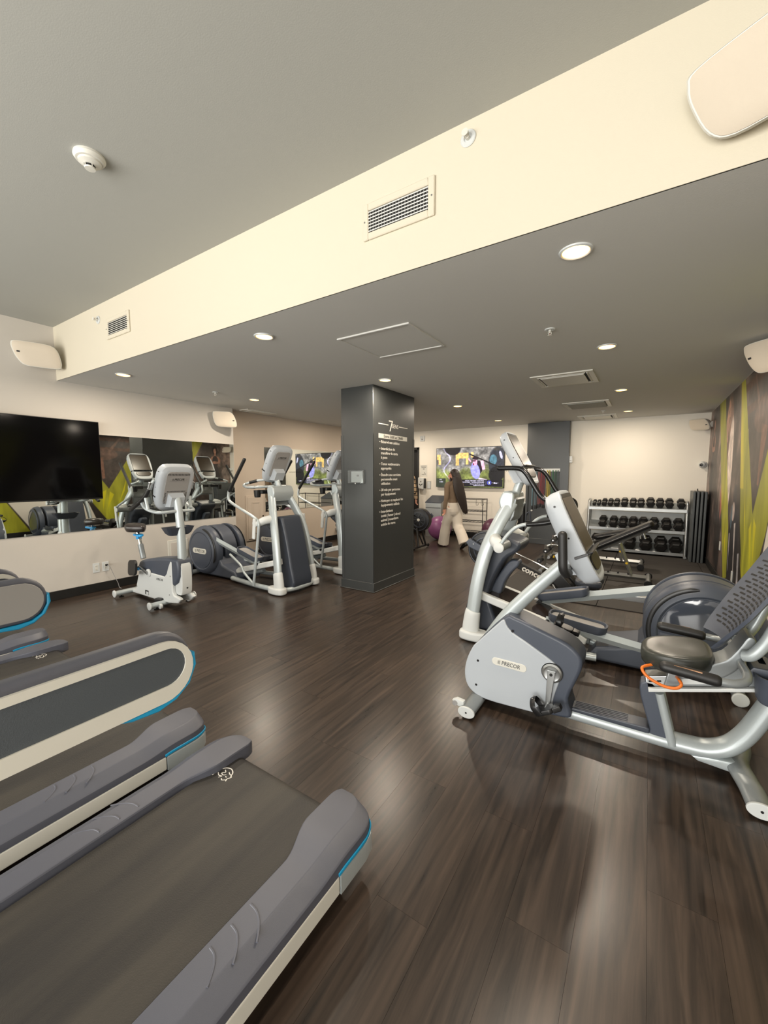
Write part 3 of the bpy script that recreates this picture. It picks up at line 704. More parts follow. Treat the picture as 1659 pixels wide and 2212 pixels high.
# television on the far wall, showing a film menu
t = thing('television', 'lit television on the far wall showing a film still and caption bar', 'television', (-3.48, 8.93, 1.62), 0, None, True)
MB().box((-3.488, 8.955, 1.618), (1.645, 0.035, 0.925), 0.004, 1).build('tv_case', M_BLACK, t)
MB().box((-3.488, 8.985, 1.618), (0.6, 0.03, 0.4)).build('wall_mount', M_BLACKM, t)
def still(u, v):
    c = np.empty(u.shape + (3,)); g = fbm(u * 9, v * 9, 31, 5); h = fbm(u * 4 + 5, v * 5, 57)
    rock = np.array([120, 116, 112])[None, None] * (0.35 + 1.2 * g[..., None]); grass = np.array([104, 110, 58])[None, None] * (0.55 + 0.85 * g[..., None])
    m = np.clip((0.50 - v + 0.5 * (h - 0.5) - 0.10 * np.abs(u - 0.95)) * 8, 0, 1)[..., None]
    c = rock * (1 - m) + grass * m
    c += (np.clip(1 - np.abs(u - (0.27 + 0.08 * np.sin(v * 12))) / 0.03, 0, 1) * 90)[..., None] * np.array([0.8, 0.75, 1.2])
    def put(mk, col, k=1.0):
        nonlocal c
        mk = (np.clip(mk, 0, 1) * k)[..., None]; c = c * (1 - mk) + np.array(col, float) * mk
    def el(x, y, a, b, rot=0):
        ca, sa = math.cos(rot), math.sin(rot); dx = u - x; dy = v - y
        return (1 - np.sqrt(((dx * ca + dy * sa) / a) ** 2 + ((-dx * sa + dy * ca) / b) ** 2)) * 8
    def bar(xa, ya, xb, yb, w_):
        L = math.hypot(xb - xa, yb - ya); tt = ((u - xa) * (xb - xa) + (v - ya) * (yb - ya)) / L / L; d = np.abs((u - xa) * (yb - ya) - (v - ya) * (xb - xa)) / L
        return np.clip((w_ - d) / 0.006 + 0.5, 0, 1) * (tt > 0) * (tt < 1)
    rect = lambda xa, ya, xb, yb: (np.minimum(np.minimum(u - xa, xb - u), np.minimum(v - ya, yb - v)) / 0.006 + 0.5)
    for q in ((0.49, 0.66, 0.80, 0.79), (0.49, 0.50, 0.57, 0.70), (0.74, 0.52, 0.80, 0.72), (0.01, 0.64, 0.10, 0.76), (0.05, 0.52, 0.11, 0.66), (1.40, 0.82, 1.52, 0.88), (0.86, 0.68, 0.92, 0.80)): put(rect(*q), (236, 186, 100), 0.8)
    put(el(0.40, 0.90, 0.22, 0.17, -0.2), (14, 13, 16), 0.95); put(el(1.48, 0.55, 0.22, 0.38), (26, 30, 40), 0.85); put(el(1.38, 0.62, 0.09, 0.12), (80, 132, 148), 0.7); put(el(1.55, 0.72, 0.03, 0.1, 0.3), (208, 204, 232), 0.8)
    put(bar(0.82, 0.76, 1.50, 0.46, 0.014), (16, 14, 18)); put(el(1.46, 0.30, 0.20, 0.18, 0.8), (12, 12, 16), 0.95)
    put(el(1.05, 0.45, 0.10, 0.16), (26, 16, 28)); put(el(0.97, 0.37, 0.115, 0.20, 0.25), (140, 138, 206), 0.95); put(bar(1.12, 0.60, 1.17, 0.40, 0.035), (222, 164, 184)); put(bar(0.80, 0.66, 0.86, 0.58, 0.018), (226, 170, 190))
    put(el(0.96, 0.57, 0.055, 0.085, 0.1), (228, 160, 188)); put(el(0.94, 0.60, 0.05, 0.018), (60, 20, 40)); put(el(0.925, 0.525, 0.018, 0.025), (120, 20, 50)); put(el(0.97, 0.66, 0.08, 0.04), (30, 18, 28))
    c *= (0.72 + 0.56 * fbm(u * 26, v * 26, 77, 3))[..., None]
    put(bar(1.05, 0.20, 1.25, 0.16, 0.02), (214, 190, 214)); put(rect(0.5, 0.015, 1.60, 0.175), (8, 7, 18), 0.97); put(rect(0.0, 0.0, 0.24, 0.2), (20, 26, 30), 0.75)
    put(rect(1.222, 0.05, 1.228, 0.165), (150, 150, 190)); r = np.hypot(u - 1.30, v - 0.105); put((0.006 - np.abs(r - 0.042)) / 0.004 + 0.5, (90, 96, 214)); put(el(1.30, 0.105, 0.016, 0.028), (220, 224, 250))
    return np.clip(c, 0, 255)
raster('tv_screen', (-4.297, 8.9362, 1.166), (1, 0, 0), (0, 0, 1), 1.617, 0.902, 300, 170, still, attr_mat('lit screen', 2.0), t)
def tvm(u, v): return frame((-4.297 + u, 8.9352, 1.166 + v), (1, 0, 0), (0, 0, 1))
b = MB()
for s, v, sz in (('MISSION : IMPOSSIBLE - BILAN FINAL', 0.148, 0.036), ('MISSION: IMPOSSIBLE - THE FINAL RECKONING', 0.112, 0.036), ('Maintenant disponible Sur demande', 0.074, 0.030), ('Available now On Demand', 0.041, 0.030)):
    b.text(s, sz, tvm(1.185, v), 0.0004, align='RIGHT', xs=0.78)
b.text('• films •', 0.042, tvm(1.44, 0.10), 0.0004, bold=0.001); b.text('1 PC', 0.036, tvm(0.07, 0.17), 0.0004, align='LEFT'); b.text('1 ON', 0.042, tvm(0.07, 0.115), 0.0004, align='LEFT')
b.build('screen_lettering', mat('lit lettering', (240, 240, 255), 0.5, emit=((214, 214, 255), 1.0)), t)

# small fittings on the walls
def outlet(label, y, plug):
    t = thing('wall_outlet', label, 'outlet', (X0, y, 0.30))
    MB().box((0.003, 0, 0), (0.006, 0.074, 0.118), 0.003, 2).build('cover_plate', M_WHITE, t)
    MB().box((0.007, 0, 0), (0.003, 0.034, 0.068), 0.001, 1).build('receptacle', M_OFFW, t)
    for z in (0.019, -0.019): MB().box((0.009, 0.006, z), (0.001, 0.002, 0.008)).box((0.009, -0.006, z), (0.001, 0.002, 0.008)).build('outlet_slot', M_BLACKM, t)
outlet('white wall outlet, the left one, with nothing plugged in', 2.209, False)
outlet('white wall outlet, the right one, with a black plug', 2.313, True)
t = thing('power_cord', 'thin grey power cord hanging from the right wall outlet to the floor', 'cord', (X0 + 0.02, 2.313, 0.30))
MB().box((0.012, 0, 0.018), (0.026, 0.028, 0.026), 0.006).build('plug', M_BLACK, t)
MB().tube([(0.022, 0, 0.018), (0.045, 0.02, 0.0), (0.03, 0.06, -0.10), (0.045, 0.10, -0.22), (0.05, 0.115, -0.287), (0.09, 0.12, -0.295)], 0.0035, 8, 6).build('cable', M_GREY, t)
# lidded panel behind the upright bike, access hatch on the set-back wall
t = thing('wall_hatch', 'pale square access cover low on the left wall behind the upright bike', 'hatch', (X0, 3.26, 0.38))
MB().box((0.006, 0, 0), (0.012, 0.30, 0.27), 0.005).build('hatch_frame', M_OFFW, t); MB().box((0.014, 0, 0), (0.008, 0.225, 0.20), 0.003).build('hatch_lid', M_WALL, t)
t = thing('electrical_cabinet', 'beige recessed cabinet door beside the second mirror', 'cabinet', (XR, 4.787, 0.69))
MB().box((0.008, 0, 0), (0.016, 0.40, 0.80), 0.006).build('cabinet_frame', M_WALLW, t)
dr2 = MB().box((0.020, 0.0, 0), (0.012, 0.33, 0.735), 0.004).build('cabinet_door', M_WALLW, t)
b = MB()
for z in (-0.27, 0.27): b.box((0.028, 0, z), (0.008, 0.16, 0.016), 0.003)
for y in (-0.08, 0.08): b.box((0.028, y, 0), (0.008, 0.016, 0.556), 0.003)
b.build('door_moulding', M_WALLW, dr2)
MB().box((0.030, 0.15, 0.0), (0.012, 0.03, 0.07), 0.004).build('latch', M_STEEL, dr2)
# clear guard with a white control on the column
t = thing('thermostat_guard', 'clear plastic guard over a white thermostat on the column', 'thermostat', (-3.03, CY0, 1.345))
MB().box((0.01, -0.008, 0.08), (0.17, 0.016, 0.135), 0.004).build('thermostat', M_WHITE, t)
MB().box((0.03, -0.0172, 0.095), (0.035, 0.002, 0.022)).build('display', M_GREY, t)
g = mat('clear plastic', (240, 244, 244), 0.04, trans=0.92, spec=0.5)
MB().box((0, -0.030, 0.08), (0.236, 0.004, 0.164), 0.002, 1).box((0, -0.016, 0.160), (0.236, 0.032, 0.004)).box((0, -0.016, 0.0), (0.236, 0.032, 0.004)).box((-0.116, -0.016, 0.08), (0.004, 0.032, 0.16)).box((0.116, -0.016, 0.08), (0.004, 0.032, 0.16)).build('guard_cover', g, t)
MB().ball((0.0, -0.03, -0.002), 0.008, 12, 8).build('guard_lock', M_WHITE, t)
# far wall: thermostat, notice, dispenser, switch
t = thing('wall_sensor', 'small white sensor box high on the far wall beside the doorway', 'sensor', (-4.715, Y1, 2.27))
MB().box((0, -0.012, 0.065), (0.125, 0.024, 0.13), 0.008).build('sensor_case', M_WHITE, t); MB().box((0.0, -0.025, 0.045), (0.05, 0.002, 0.04)).build('sensor_window', M_GREY, t); MB().lathe([(0.008, 0), (0.006, -0.003)], (0, -0.024, 0.10), (0, 1, 0), 12).build('sensor_lens', M_INKB, t)
t = thing('notice_sheet', 'white paper notice with grey lines above the dispenser', 'notice', (-4.677, Y1, 1.405))
MB().box((0, -0.002, 0.141), (0.19, 0.003, 0.282)).build('sheet', M_OFFW, t)
b = MB()
for z, w_ in ((0.258, 0.15), (0.222, 0.13), (0.188, 0.05)): b.box((0, -0.0042, z), (w_, 0.001, 0.013))
b.tube([(-0.05, -0.0045, 0.055), (0.0, -0.0045, 0.05), (0.04, -0.0045, 0.07), (0.02, -0.0045, 0.11)], 0.005, 6); b.tube([(0.04, -0.0045, 0.07), (0.06, -0.0045, 0.05)], 0.005, 6)
b.build('notice_print', M_INK, t)
t = thing('sanitizer_dispenser', 'white hand sanitizer dispenser with a black chevron under the notice', 'dispenser', (-4.705, Y1, 1.09))
MB().prism([(-0.07, 0.02), (0.07, 0.0), (0.085, 0.28), (-0.085, 0.29), (-0.088, 0.10)], 'y', -0.10, 0.0, 0.02).build('dispenser_case', M_WHITE, t)
MB().box((0.088, -0.05, 0.15), (0.012, 0.09, 0.24), 0.005).build('dispenser_side', M_BLACK, t)
b = MB().tube([(-0.05, -0.102, 0.135), (0.0, -0.102, 0.105), (0.045, -0.102, 0.14)], 0.009, 8); b.lathe([(0.014, 0), (0.012, -0.003)], (0, -0.1, 0.19), (0, 1, 0), 14); b.build('dispenser_mark', M_INKB, t)
t = thing('switch_plate', 'white double switch plate to the right of the dispenser', 'switch', (-4.527, Y1, 1.09))
MB().box((0, -0.004, 0.11), (0.12, 0.008, 0.20), 0.003).build('cover_plate', M_OFFW, t); MB().box((0, -0.009, 0.11), (0.085, 0.004, 0.165), 0.001).build('rocker', M_WHITE, t)
b = MB()
for sx in (-0.047, 0.047): b.box((sx, -0.009, 0.11), (0.004, 0.002, 0.17))
for sz in (0.025, 0.195): b.box((0, -0.009, sz), (0.094, 0.002, 0.004))
b.build('switch_outline', M_INK, t)
t = thing('door_alarm', 'white alarm box on the right edge of the far pilaster', 'alarm', (-1.325, 8.90, 1.70))
MB().box((0, 0, 0.055), (0.06, 0.075, 0.14), 0.014).build('alarm_case', M_WHITE, t); MB().box((0, -0.039, 0.03), (0.03, 0.003, 0.006)).build('alarm_slot', M_INK, t)
t = thing('security_camera', 'white dome security camera on the far wall by the mural', 'camera', (0.775, Y1, 1.625))
MB().lathe([(0.06, 0), (0.06, -0.03), (0.05, -0.05)], (0, 0, 0), (0, 1, 0), 28).build('camera_base', M_WHITE, t); MB().ball((-0.012, -0.07, 0), 0.05, 22, 14).build('camera_dome', M_WHITE, t)
MB().lathe([(0.024, 0), (0.026, 0.006), (0.020, 0.010), (0.001, 0.010)], (-0.028, -0.112, -0.004), (-0.3, -0.95, 0), 24).build('camera_lens', M_BLACK, t)
for y, z, k in ((6.98, 0.50, 'farther'), (5.95, 0.30, 'nearer')):
    t = thing('mural_outlet', 'white outlet plate low on the mural, the %s one' % k, 'outlet', (X1 - 0.002, y, z))
    MB().box((-0.004, 0, 0), (0.008, 0.075, 0.118), 0.003).build('cover_plate', M_WHITE, t); MB().box((-0.0085, 0, 0), (0.003, 0.034, 0.07), 0.001).build('receptacle', M_OFFW, t)

# ================================================================== MACHINES
def brand(b, size, m, ex=0.0006):
    """three slanted strokes and the maker's word, centred"""
    b.text('PRECOR', size, m @ Matrix.Translation((size * 0.32, 0, 0)), ex, shear=0.12, xs=0.86, bold=size * 0.012)
    for k in range(3):
        x = -size * (1.62 + 0.16 * k); h = size * (0.36 - 0.03 * k)
        b.raw([tuple(m @ Vector(p)) for p in ((x - 0.03 * size, -h, ex), (x + 0.04 * size, -h, ex), (x + 0.10 * size, h, ex), (x + 0.03 * size, h, ex))], [(0, 1, 2, 3)])
    return b

def make_console(parent, o, n, up, W=0.37, H=0.50, T=0.085, mount=True, rows=True):
    """a fitness console: shell, screen, shelf band, back panel with lettering and vents; local x right, y up, z out of the screen"""
    up = Vector(up).normalized(); n = Vector(n).normalized(); m = frame(o, up.cross(n), up)
    out = spline2([(-0.41, 0.46), (-0.25, 0.5), (0.25, 0.5), (0.41, 0.46), (0.495, 0.32), (0.5, 0.0), (0.46, -0.26), (0.36, -0.44), (0.2, -0.5), (-0.2, -0.5), (-0.36, -0.44), (-0.46, -0.26), (-0.5, 0.0), (-0.495, 0.32)], 3)
    def R(k, d, kx=None): return [m @ Vector((p[0] * W * (kx or k), p[1] * H * k, d)) for p in out]
    MB().loft([R(0.74, -T * 0.55), R(0.86, -T * 0.52), R(0.965, -T * 0.36), R(1.0, -T * 0.10), R(1.0, T * 0.22), R(0.985, T * 0.31), R(0.95, T * 0.34), R(0.90, T * 0.34), R(0.86, T * 0.30)]).build('console_shell', M_PALE, parent)
    z = T * 0.33
    sc = MB().box((0, 0, 0), (W * 0.80, H * 0.58, 0.008), 0.003).xf(m @ Matrix.Translation((0, H * 0.13, z))).build('screen', M_SCREEN, parent)
    MB().box((0, 0, 0), (W * 0.74, H * 0.045, 0.006), 0.001, 1).xf(m @ Matrix.Translation((0, H * 0.435, z + 0.002))).build('screen_header', M_BLACK, parent)
    MB().prism([(p[0] * W * 0.66, p[1] * H * 0.16) for p in out], 'z', 0, 0.006, 0.002, 1).xf(m @ Matrix.Translation((0, -H * 0.305, z))).build('keypad', M_SCREEN, parent)
    b = MB().box((0, 0, 0), (W * 0.86, 0.010, 0.035), 0.004).xf(m @ Matrix.Translation((0, -H * 0.185, T * 0.45)))
    b.build('reading_shelf', M_BLACK, parent)
    for s in (-1, 1):
        MB().box((0, 0, 0), (0.005, 0.014, T * 0.62), 0.002, 1).xf(m @ Matrix.Translation((s * W * 0.487, -H * 0.185, T * 0.12))).build('shelf_strap', M_BLACK, parent)
        for yy in (0.36, 0.02): MB().lathe([(0.006, 0), (0.005, 0.003)], m @ Vector((s * W * 0.495, yy * H, -T * 0.05)), m.to_3x3() @ Vector((s, 0, 0)), 10).build('screw', M_BLACK, parent)
    bp = MB().prism(rrect(W * 0.66, H * 0.70, 0.04), 'z', -0.004, 0.004, 0.002, 1).xf(m @ Matrix.Translation((0, 0.02, -T * 0.55))).build('back_panel', M_GREY, parent)
    mb_ = m @ Matrix.Translation((0, 0, -T * 0.55 - 0.0065)) @ Matrix.Rotation(PI, 4, 'Y')
    pl = MB().prism(rrect(W * 0.44, 0.036, 0.008), 'z', -0.0015, 0.0015).xf(mb_ @ Matrix.Translation((0, H * 0.23, 0))).build('name_plate', M_GREY, bp)
    brand(MB(), 0.034, mb_ @ Matrix.Translation((0, H * 0.23, 0.002))).build('name_lettering', M_BLACKM, bp)
    if rows:
        for k in range(15):
            a = (k - 7) / 7
            MB().box((0, 0, 0), (0.004, 0.020, 0.002)).xf(mb_ @ Matrix.Translation((a * W * 0.29, H * 0.335, 0.001))).build('vent_slot', M_BLACKM, bp)
            if abs(a) > 0.45 or True: MB().box((0, 0, 0), (0.004, 0.012, 0.002)).xf(mb_ @ Matrix.Translation((a * W * 0.25, -H * 0.035, 0.001))).build('vent_slot', M_BLACKM, bp)
        for k in range(8):
            for s in (-1, 1): MB().box((0, 0, 0), (0.022, 0.004, 0.002), rot=(0, 0, s * 0.5)).xf(mb_ @ Matrix.Translation((s * W * 0.29, -H * (0.07 + 0.032 * k), 0.001))).build('vent_slot', M_BLACKM, bp)
    if mount:
        b = MB(); k = 0.085
        b.loft([[m @ Vector((sx * k, y, -T * 0.5)) for sx, y in ((-1, -0.035), (1, -0.035), (1, -0.20), (-1, -0.20))], [m @ Vector((sx * k * 0.86, y, -T * 0.5 - 0.075)) for sx, y in ((-1, -0.06), (1, -0.06), (1, -0.17), (-1, -0.17))]])
        b.build('console_bracket', M_PALE, parent)
    return m

# ------------------------------------------------------------------ treadmills
def stadium(y0, y1, z0, z1, n=14):
    """horizontal bar outline in (y,z) with a round rear end at y1 and a square front"""
    r = (z1 - z0) / 2; c = (z0 + z1) / 2
    return [(y0, z0)] + [(y1 - r + r * math.cos(a), c + r * math.sin(a)) for a in np.linspace(-PI / 2, PI / 2, n)] + [(y0, z1)]
def make_treadmill():
    t = thing('treadmill', 'x', 'treadmill')
    # frame and deck
    b = MB().box((0, 0.02, 0.105), (0.74, 2.10, 0.09), 0.01); b.box((0, 1.0, 0.05), (0.66, 0.10, 0.05), 0.01)
    b.build('deck_frame', M_BLACKM, t)
    for s in (-1, 1):
        for y in (0.98, -0.9): MB().lathe([(0.03, 0.0), (0.032, 0.02), (0.02, 0.06)], (s * 0.33, y, 0), (0, 0, 1), 16).build('levelling_foot', M_BLACK, t)
    # belt wraps round the rear roller
    out = [(-0.90, 0.188), (1.05, 0.188)] + [(1.065 + 0.05 * math.cos(a), 0.138 + 0.05 * math.sin(a)) for a in np.linspace(PI / 2, -PI / 2, 12)] + [(-0.90, 0.088)]
    belt = MB().prism(out, 'x', -0.288, 0.288, 0.002, 1).build('running_belt', M_BELT, t)
    # printed animal-head emblem on the belt
    def P(pts, r=0.0022): return MB().tube([(-0.262 + 0.085 * x, 0.955 + 0.085 * y, 0.1885) for x, y in pts], r, 6, 5, ry=0.0006)
    b = P([(0.05, -0.05), (0.02, 0.30), (0.20, 0.62), (0.50, 0.72), (0.78, 0.60), (0.90, 0.40), (0.98, 0.36), (0.90, 0.16), (0.97, 0.05)])
    for q in ([(0.30, 0.52), (0.45, 0.42), (0.33, 0.30), (0.50, 0.24), (0.62, 0.34)], [(0.15, 0.22), (0.34, 0.12), (0.52, 0.16), (0.44, 0.02)], [(0.60, 0.52), (0.72, 0.46), (0.84, 0.44)], [(0.62, 0.06), (0.74, 0.0), (0.88, 0.10)], [(0.68, 0.26), (0.78, 0.22)]):
        c = P(q, 0.0018); b.raw(c.v, c.f)
    b.build('belt_emblem', M_INKW, belt, kind='stuff')
    for s in (-1, 1):
        # foot rail: a section swept along the deck, flaring over the belt near its rounded rear end
        rings = []
        for y in [-1.0, 0.2, 0.78] + list(np.linspace(0.82, 1.04, 12)) + [1.06, 1.08, 1.10, 1.12, 1.135, 1.148, 1.157, 1.163]:
            q = max(0.0, min(1.0, (y - 0.83) / 0.16)); fl = q * q * (3 - 2 * q)
            e = max(0.0, min(1.0, (y - 1.06) / 0.104)); xo = 0.445 - 0.075 * (1 - math.sqrt(max(0.0, 1 - e * e))); xi = 0.300 - 0.048 * fl + 0.014 * max(0, (y - 1.12) / 0.043) ** 2
            zt = 0.211 + 0.013 * fl - 0.006 * e ** 3
            rings.append([(s * x, y, z) for x, z in ((xi + 0.012, 0.150), (xi, 0.160), (xi, zt - 0.007), (xi + 0.0025, zt - 0.002), (xi + 0.008, zt), (xo - 0.060, zt), (xo - 0.052, zt - 0.002), (xo - 0.006, zt - 0.027), (xo - 0.001, zt - 0.033), (xo, zt - 0.040), (xo, 0.150))])
        r = MB().loft(rings if s > 0 else [q[::-1] for q in rings]).build('foot_rail', M_RAIL, t, ang=24)
        for k in range(3):
            MB().tube([(s * (0.318 + (0.070 + 0.012 * k) * (1 - u) ** 0.7), 0.50 + 0.065 * k + 0.055 * math.sin(u * 1.5), 0.2105) for u in np.linspace(0, 1, 8)], 0.0035, 6, 3, ry=0.0022).build('grip_ridge', M_RAIL, r)
        # pale side band and its end cap
        pts = [(s * 0.437, -1.0), (s * 0.437, 0.94)]
        def band(ya, yb, za, zb, x0, x1, mt, nm, par):
            return MB().box((s * (x0 + x1) / 2, (ya + yb) / 2, (za + zb) / 2), (x1 - x0, yb - ya, zb - za), 0.006).build(nm, mt, par)
        band(-1.0, 0.935, 0.085, 0.149, 0.375, 0.447, M_OFFW, 'side_band', r)
        cap = [(s * x, y) for x, y in ((0.375, 0.938), (0.449, 0.938), (0.449, 1.08), (0.440, 1.125), (0.415, 1.152), (0.385, 1.162), (0.375, 1.162))]
        MB().prism(cap if s > 0 else cap[::-1], 'z', 0.075, 0.149, 0.008).build('side_cap', M_SILVER, r)
        MB().tube([(s * 0.4455, 0.93, 0.1545), (s * 0.4475, 0.97, 0.160), (s * 0.4475, 1.05, 0.160), (s * 0.4425, 1.10, 0.159), (s * 0.420, 1.145, 0.157), (s * 0.395, 1.160, 0.156)], 0.0035, 8, 5, ry=0.007).build('accent_strip', M_BLUE, r)
        # handrail bar with framed panel
        h = MB().prism(stadium(-0.82, 0.483, 0.988, 1.131), 'x', s * 0.40 - 0.017, s * 0.40 + 0.017, 0.012, 3).build('handrail', M_RAIL, t)
        def ring_(o1, o2, xa, xb, nm, mt):
            n = len(o1); q = MB()
            q.loft([[(x, p[0], p[1]) for p in o] for x, o in ((xa, o1), (xb, o1), (xb, o2), (xa, o2))], cap=False, closed=True); return q.build(nm, mt, h)
        o1 = stadium(-0.81, 0.4805, 0.9875, 1.1135); o2 = stadium(-0.80, 0.464, 1.020, 1.0975)
        x = s * 0.417
        ring_(o1, o2, x - s * 0.012, x + s * 0.0065, 'panel_rim', M_OFFW)
        MB().prism(o2, 'x', min(x - s * 0.006, x + s * 0.0035), max(x - s * 0.006, x + s * 0.0035)).build('outer_panel', M_DARKPANEL, h)
        xi = s * 0.383
        MB().prism(stadium(-0.80, 0.472, 1.000, 1.116), 'x', min(xi, xi - s * 0.0035), max(xi, xi - s * 0.0035), 0.002, 1).build('inner_panel', M_GREY, h)
        MB().prism([(0.327, 0.988), (0.355, 0.9785), (0.405, 0.9735), (0.443, 0.9825), (0.473, 1.0055), (0.489, 1.0415), (0.4865, 1.0695), (0.4798, 1.0655), (0.4785, 1.0365), (0.464, 1.0075), (0.438, 0.991), (0.405, 0.988)], 'x', s * 0.402 - 0.0205, s * 0.402 + 0.0205, 0.003, 1).build('handrail_accent', M_BLUE, h)
        # upright
        MB().tube([(s * 0.40, -0.78, 0.15), (s * 0.39, -0.80, 0.6), (s * 0.395, -0.84, 1.05), (s * 0.32, -0.92, 1.30)], [0.05, 0.045, 0.04, 0.035], 14, 6, ry=[0.07, 0.06, 0.05, 0.045], up=(0, 1, 0)).build('upright', M_SILVER, t)
    MB().prism([(-1.12, 0.05), (-0.72, 0.07), (-0.70, 0.17), (-0.80, 0.30), (-1.02, 0.33), (-1.12, 0.24)], 'x', -0.40, 0.40, 0.03, 3).build('motor_hood', M_RAIL, t)
    MB().prism([(-0.34, 1.02), (0.34, 1.02), (0.30, 1.14), (-0.30, 1.14)], 'y', -0.86, -0.80, 0.012).build('crossbar', M_SLATE, t)
    make_console(t, (0, -0.93, 1.36), (0, 0.88, 0.47), (0, -0.47, 0.88), 0.62, 0.46, 0.085, False, False)
    return t
tm = make_treadmill()
tmr = [-1.225, -2.255, -3.285, -4.315]
tl_ = ['nearest treadmill, its whole belt in the foreground', 'second treadmill, alongside the nearest one', 'third treadmill from the camera, half hidden by handrails', 'fourth treadmill, farthest left beside the left wall']
for i, x in enumerate(tmr):
    lab = tl_[i] + ' with grey foot rails and cyan accents'
    if i == 0: tm.location = (x, 0, 0); tm['label'] = lab; tm['group'] = 'row of treadmills'
    else: dup(tm, (x, 0, 0), 0, lab, 'row of treadmills')

# ------------------------------------------------------------------ ellipticals (local x runs from the front feet to the drum)
def make_elliptical(moving):
    t = thing('elliptical_trainer', 'x', 'elliptical trainer')
    b = MB(); b.tube([(-0.01, -0.29, 0.055), (-0.085, -0.16, 0.055), (-0.10, 0, 0.055), (-0.085, 0.16, 0.055), (-0.01, 0.29, 0.055)], 0.028, 12, 6)
    for s in (-1, 1): b.tube([(0.05, s * 0.29, 0.055), (0.45, s * 0.275, 0.052), (0.98, s * 0.22, 0.055)], 0.03, 12, 4)
    b.build('base_frame', M_SILVER, t)
    rc = MB().tube([(1.80, -0.37, 0.045), (1.80, 0.37, 0.045)], 0.038, 14, ry=0.032).build('rear_crossbar', M_SILVER2, t)
    for s in (-1, 1):
        c = MB().lathe([(0.044, 0), (0.044, 0.012), (0.036, 0.016)], (1.80, s * 0.365, 0.045), (0, s, 0), 20).build('end_cap', M_WHITE, rc)
        MB().lathe([(0.028, 0), (0.028, 0.015), (0.01, 0.03)], (1.80, s * 0.33, 0.0), (0, 0, 1), 14).build('levelling_foot', M_BLACK, rc)
        # foot shoe with collar
        f = MB().prism(spline2([(-0.10, s * 0.29), (-0.08, s * 0.235), (0.02, s * 0.215), (0.13, s * 0.235), (0.17, s * 0.29), (0.13, s * 0.345), (0.02, s * 0.365), (-0.08, s * 0.345)][::s], 3), 'z', 0.008, 0.092, 0.022, 3).build('foot', M_WHITE, t)
        MB().tube([(-0.005, s * 0.29, 0.05), (0.000, s * 0.29, 0.14), (0.012, s * 0.288, 0.245), (0.016, s * 0.287, 0.268)], [0.052, 0.050, 0.048, 0.040], 18, 4, ry=[0.076, 0.074, 0.068, 0.060], up=(1, 0, 0)).build('foot_collar', M_WHITE, f)
        MB().tube([(0.008, s * 0.289, 0.20), (0.045, s * 0.272, 0.52), (0.105, s * 0.243, 0.80), (0.185, s * 0.19, 1.02), (0.275, s * 0.125, 1.22)], 0.036, 18, 6, ry=[0.058, 0.058, 0.058, 0.058, 0.060], up=(1, 0, 0)).build('leg', M_SILVER, t)
    hb = MB().prism(spline2([(0.178, 1.215), (0.198, 1.280), (0.225, 1.310), (0.285, 1.306), (0.308, 1.278), (0.302, 1.20), (0.288, 1.125), (0.215, 1.12)], 2), 'y', -0.172, 0.172, 0.018, 3).build('head_block', M_SILVER, t)
    MB().prism([(0.300, 1.262), (0.322, 1.240), (0.306, 1.10), (0.280, 1.055), (0.258, 1.06), (0.262, 1.13)], 'y', -0.145, 0.145, 0.010).build('head_cover', M_SILVER2, t)
    for s_ in (-1, 1):
        for x_, z_ in ((0.3145, 1.20), (0.306, 1.12)): MB().lathe([(0.005, 0), (0.004, 0.003)], (x_ + 0.002, s_ * 0.125, z_), (1, 0, 0.1), 10).build('screw', M_CHROME, t)
    MB().tube([(0.275, 0, 1.28), (0.335, 0, 1.46)], 0.036, 18).build('console_neck', M_SILVER, t)
    make_console(t, (0.305, 0, 1.585), (0.88, 0, 0.475), (-0.475, 0, 0.88), 0.36, 0.50, 0.095, True, False)
    # front shroud
    sh = MB().prism(spline2([(-0.115, 0.075), (-0.085, 0.32), (-0.030, 0.60), (0.040, 0.86), (0.085, 0.932), (0.20, 0.925), (0.345, 0.888), (0.372, 0.845), (0.33, 0.785), (0.245, 0.72), (0.155, 0.55), (0.105, 0.40), (0.13, 0.29), (0.185, 0.075)], 3), 'y', -0.165, 0.165, 0.05, 4).build('front_shroud', M_SLATE2, t)
    MB().prism(spline2([(0.325, 0.705), (0.335, 0.66), (0.275, 0.59), (0.215, 0.49), (0.172, 0.372), (0.082, 0.372), (0.125, 0.49), (0.185, 0.60), (0.25, 0.69)], 3), 'y', -0.055, 0.055, 0.018, 3).build('shroud_spine', M_SLATE, t)
    MB().prism([(0.28, 0.905), (0.37, 0.875), (0.372, 0.845), (0.30, 0.835)], 'y', -0.150, 0.150, 0.015, 2).build('shroud_cap', M_SILVER2, t)
    # ramp
    def rz(x): return 0.385 - (x - 0.05) * 0.26
    for s in (-1, 1): MB().prism([(0.045, rz(0.05) - 0.035), (0.055, rz(0.06) + 0.037), (0.86, rz(0.86) + 0.037), (0.91, rz(0.90) + 0.012), (0.90, rz(0.90) - 0.030), (0.87, rz(0.87) - 0.037)], 'y', s * 0.192 - 0.026, s * 0.192 + 0.026, 0.014, 3).build('ramp_rail', M_WHITE, t)
    MB().prism([(0.06, rz(0.06) - 0.02), (0.06, rz(0.06) + 0.030), (0.86, rz(0.86) + 0.030), (0.86, rz(0.86) - 0.02)], 'y', -0.168, 0.168, 0.006).build('ramp_plate', mat('ramp gloss', (46, 38, 35), 0.10), t)
    MB().prism([(0.80, rz(0.80) + 0.03), (0.90, rz(0.90) + 0.035), (0.93, rz(0.92) + 0.01), (0.92, rz(0.92) - 0.04), (0.82, rz(0.82) - 0.05)], 'y', -0.16, 0.16, 0.016, 3).build('ramp_end', M_SILVER2, t)
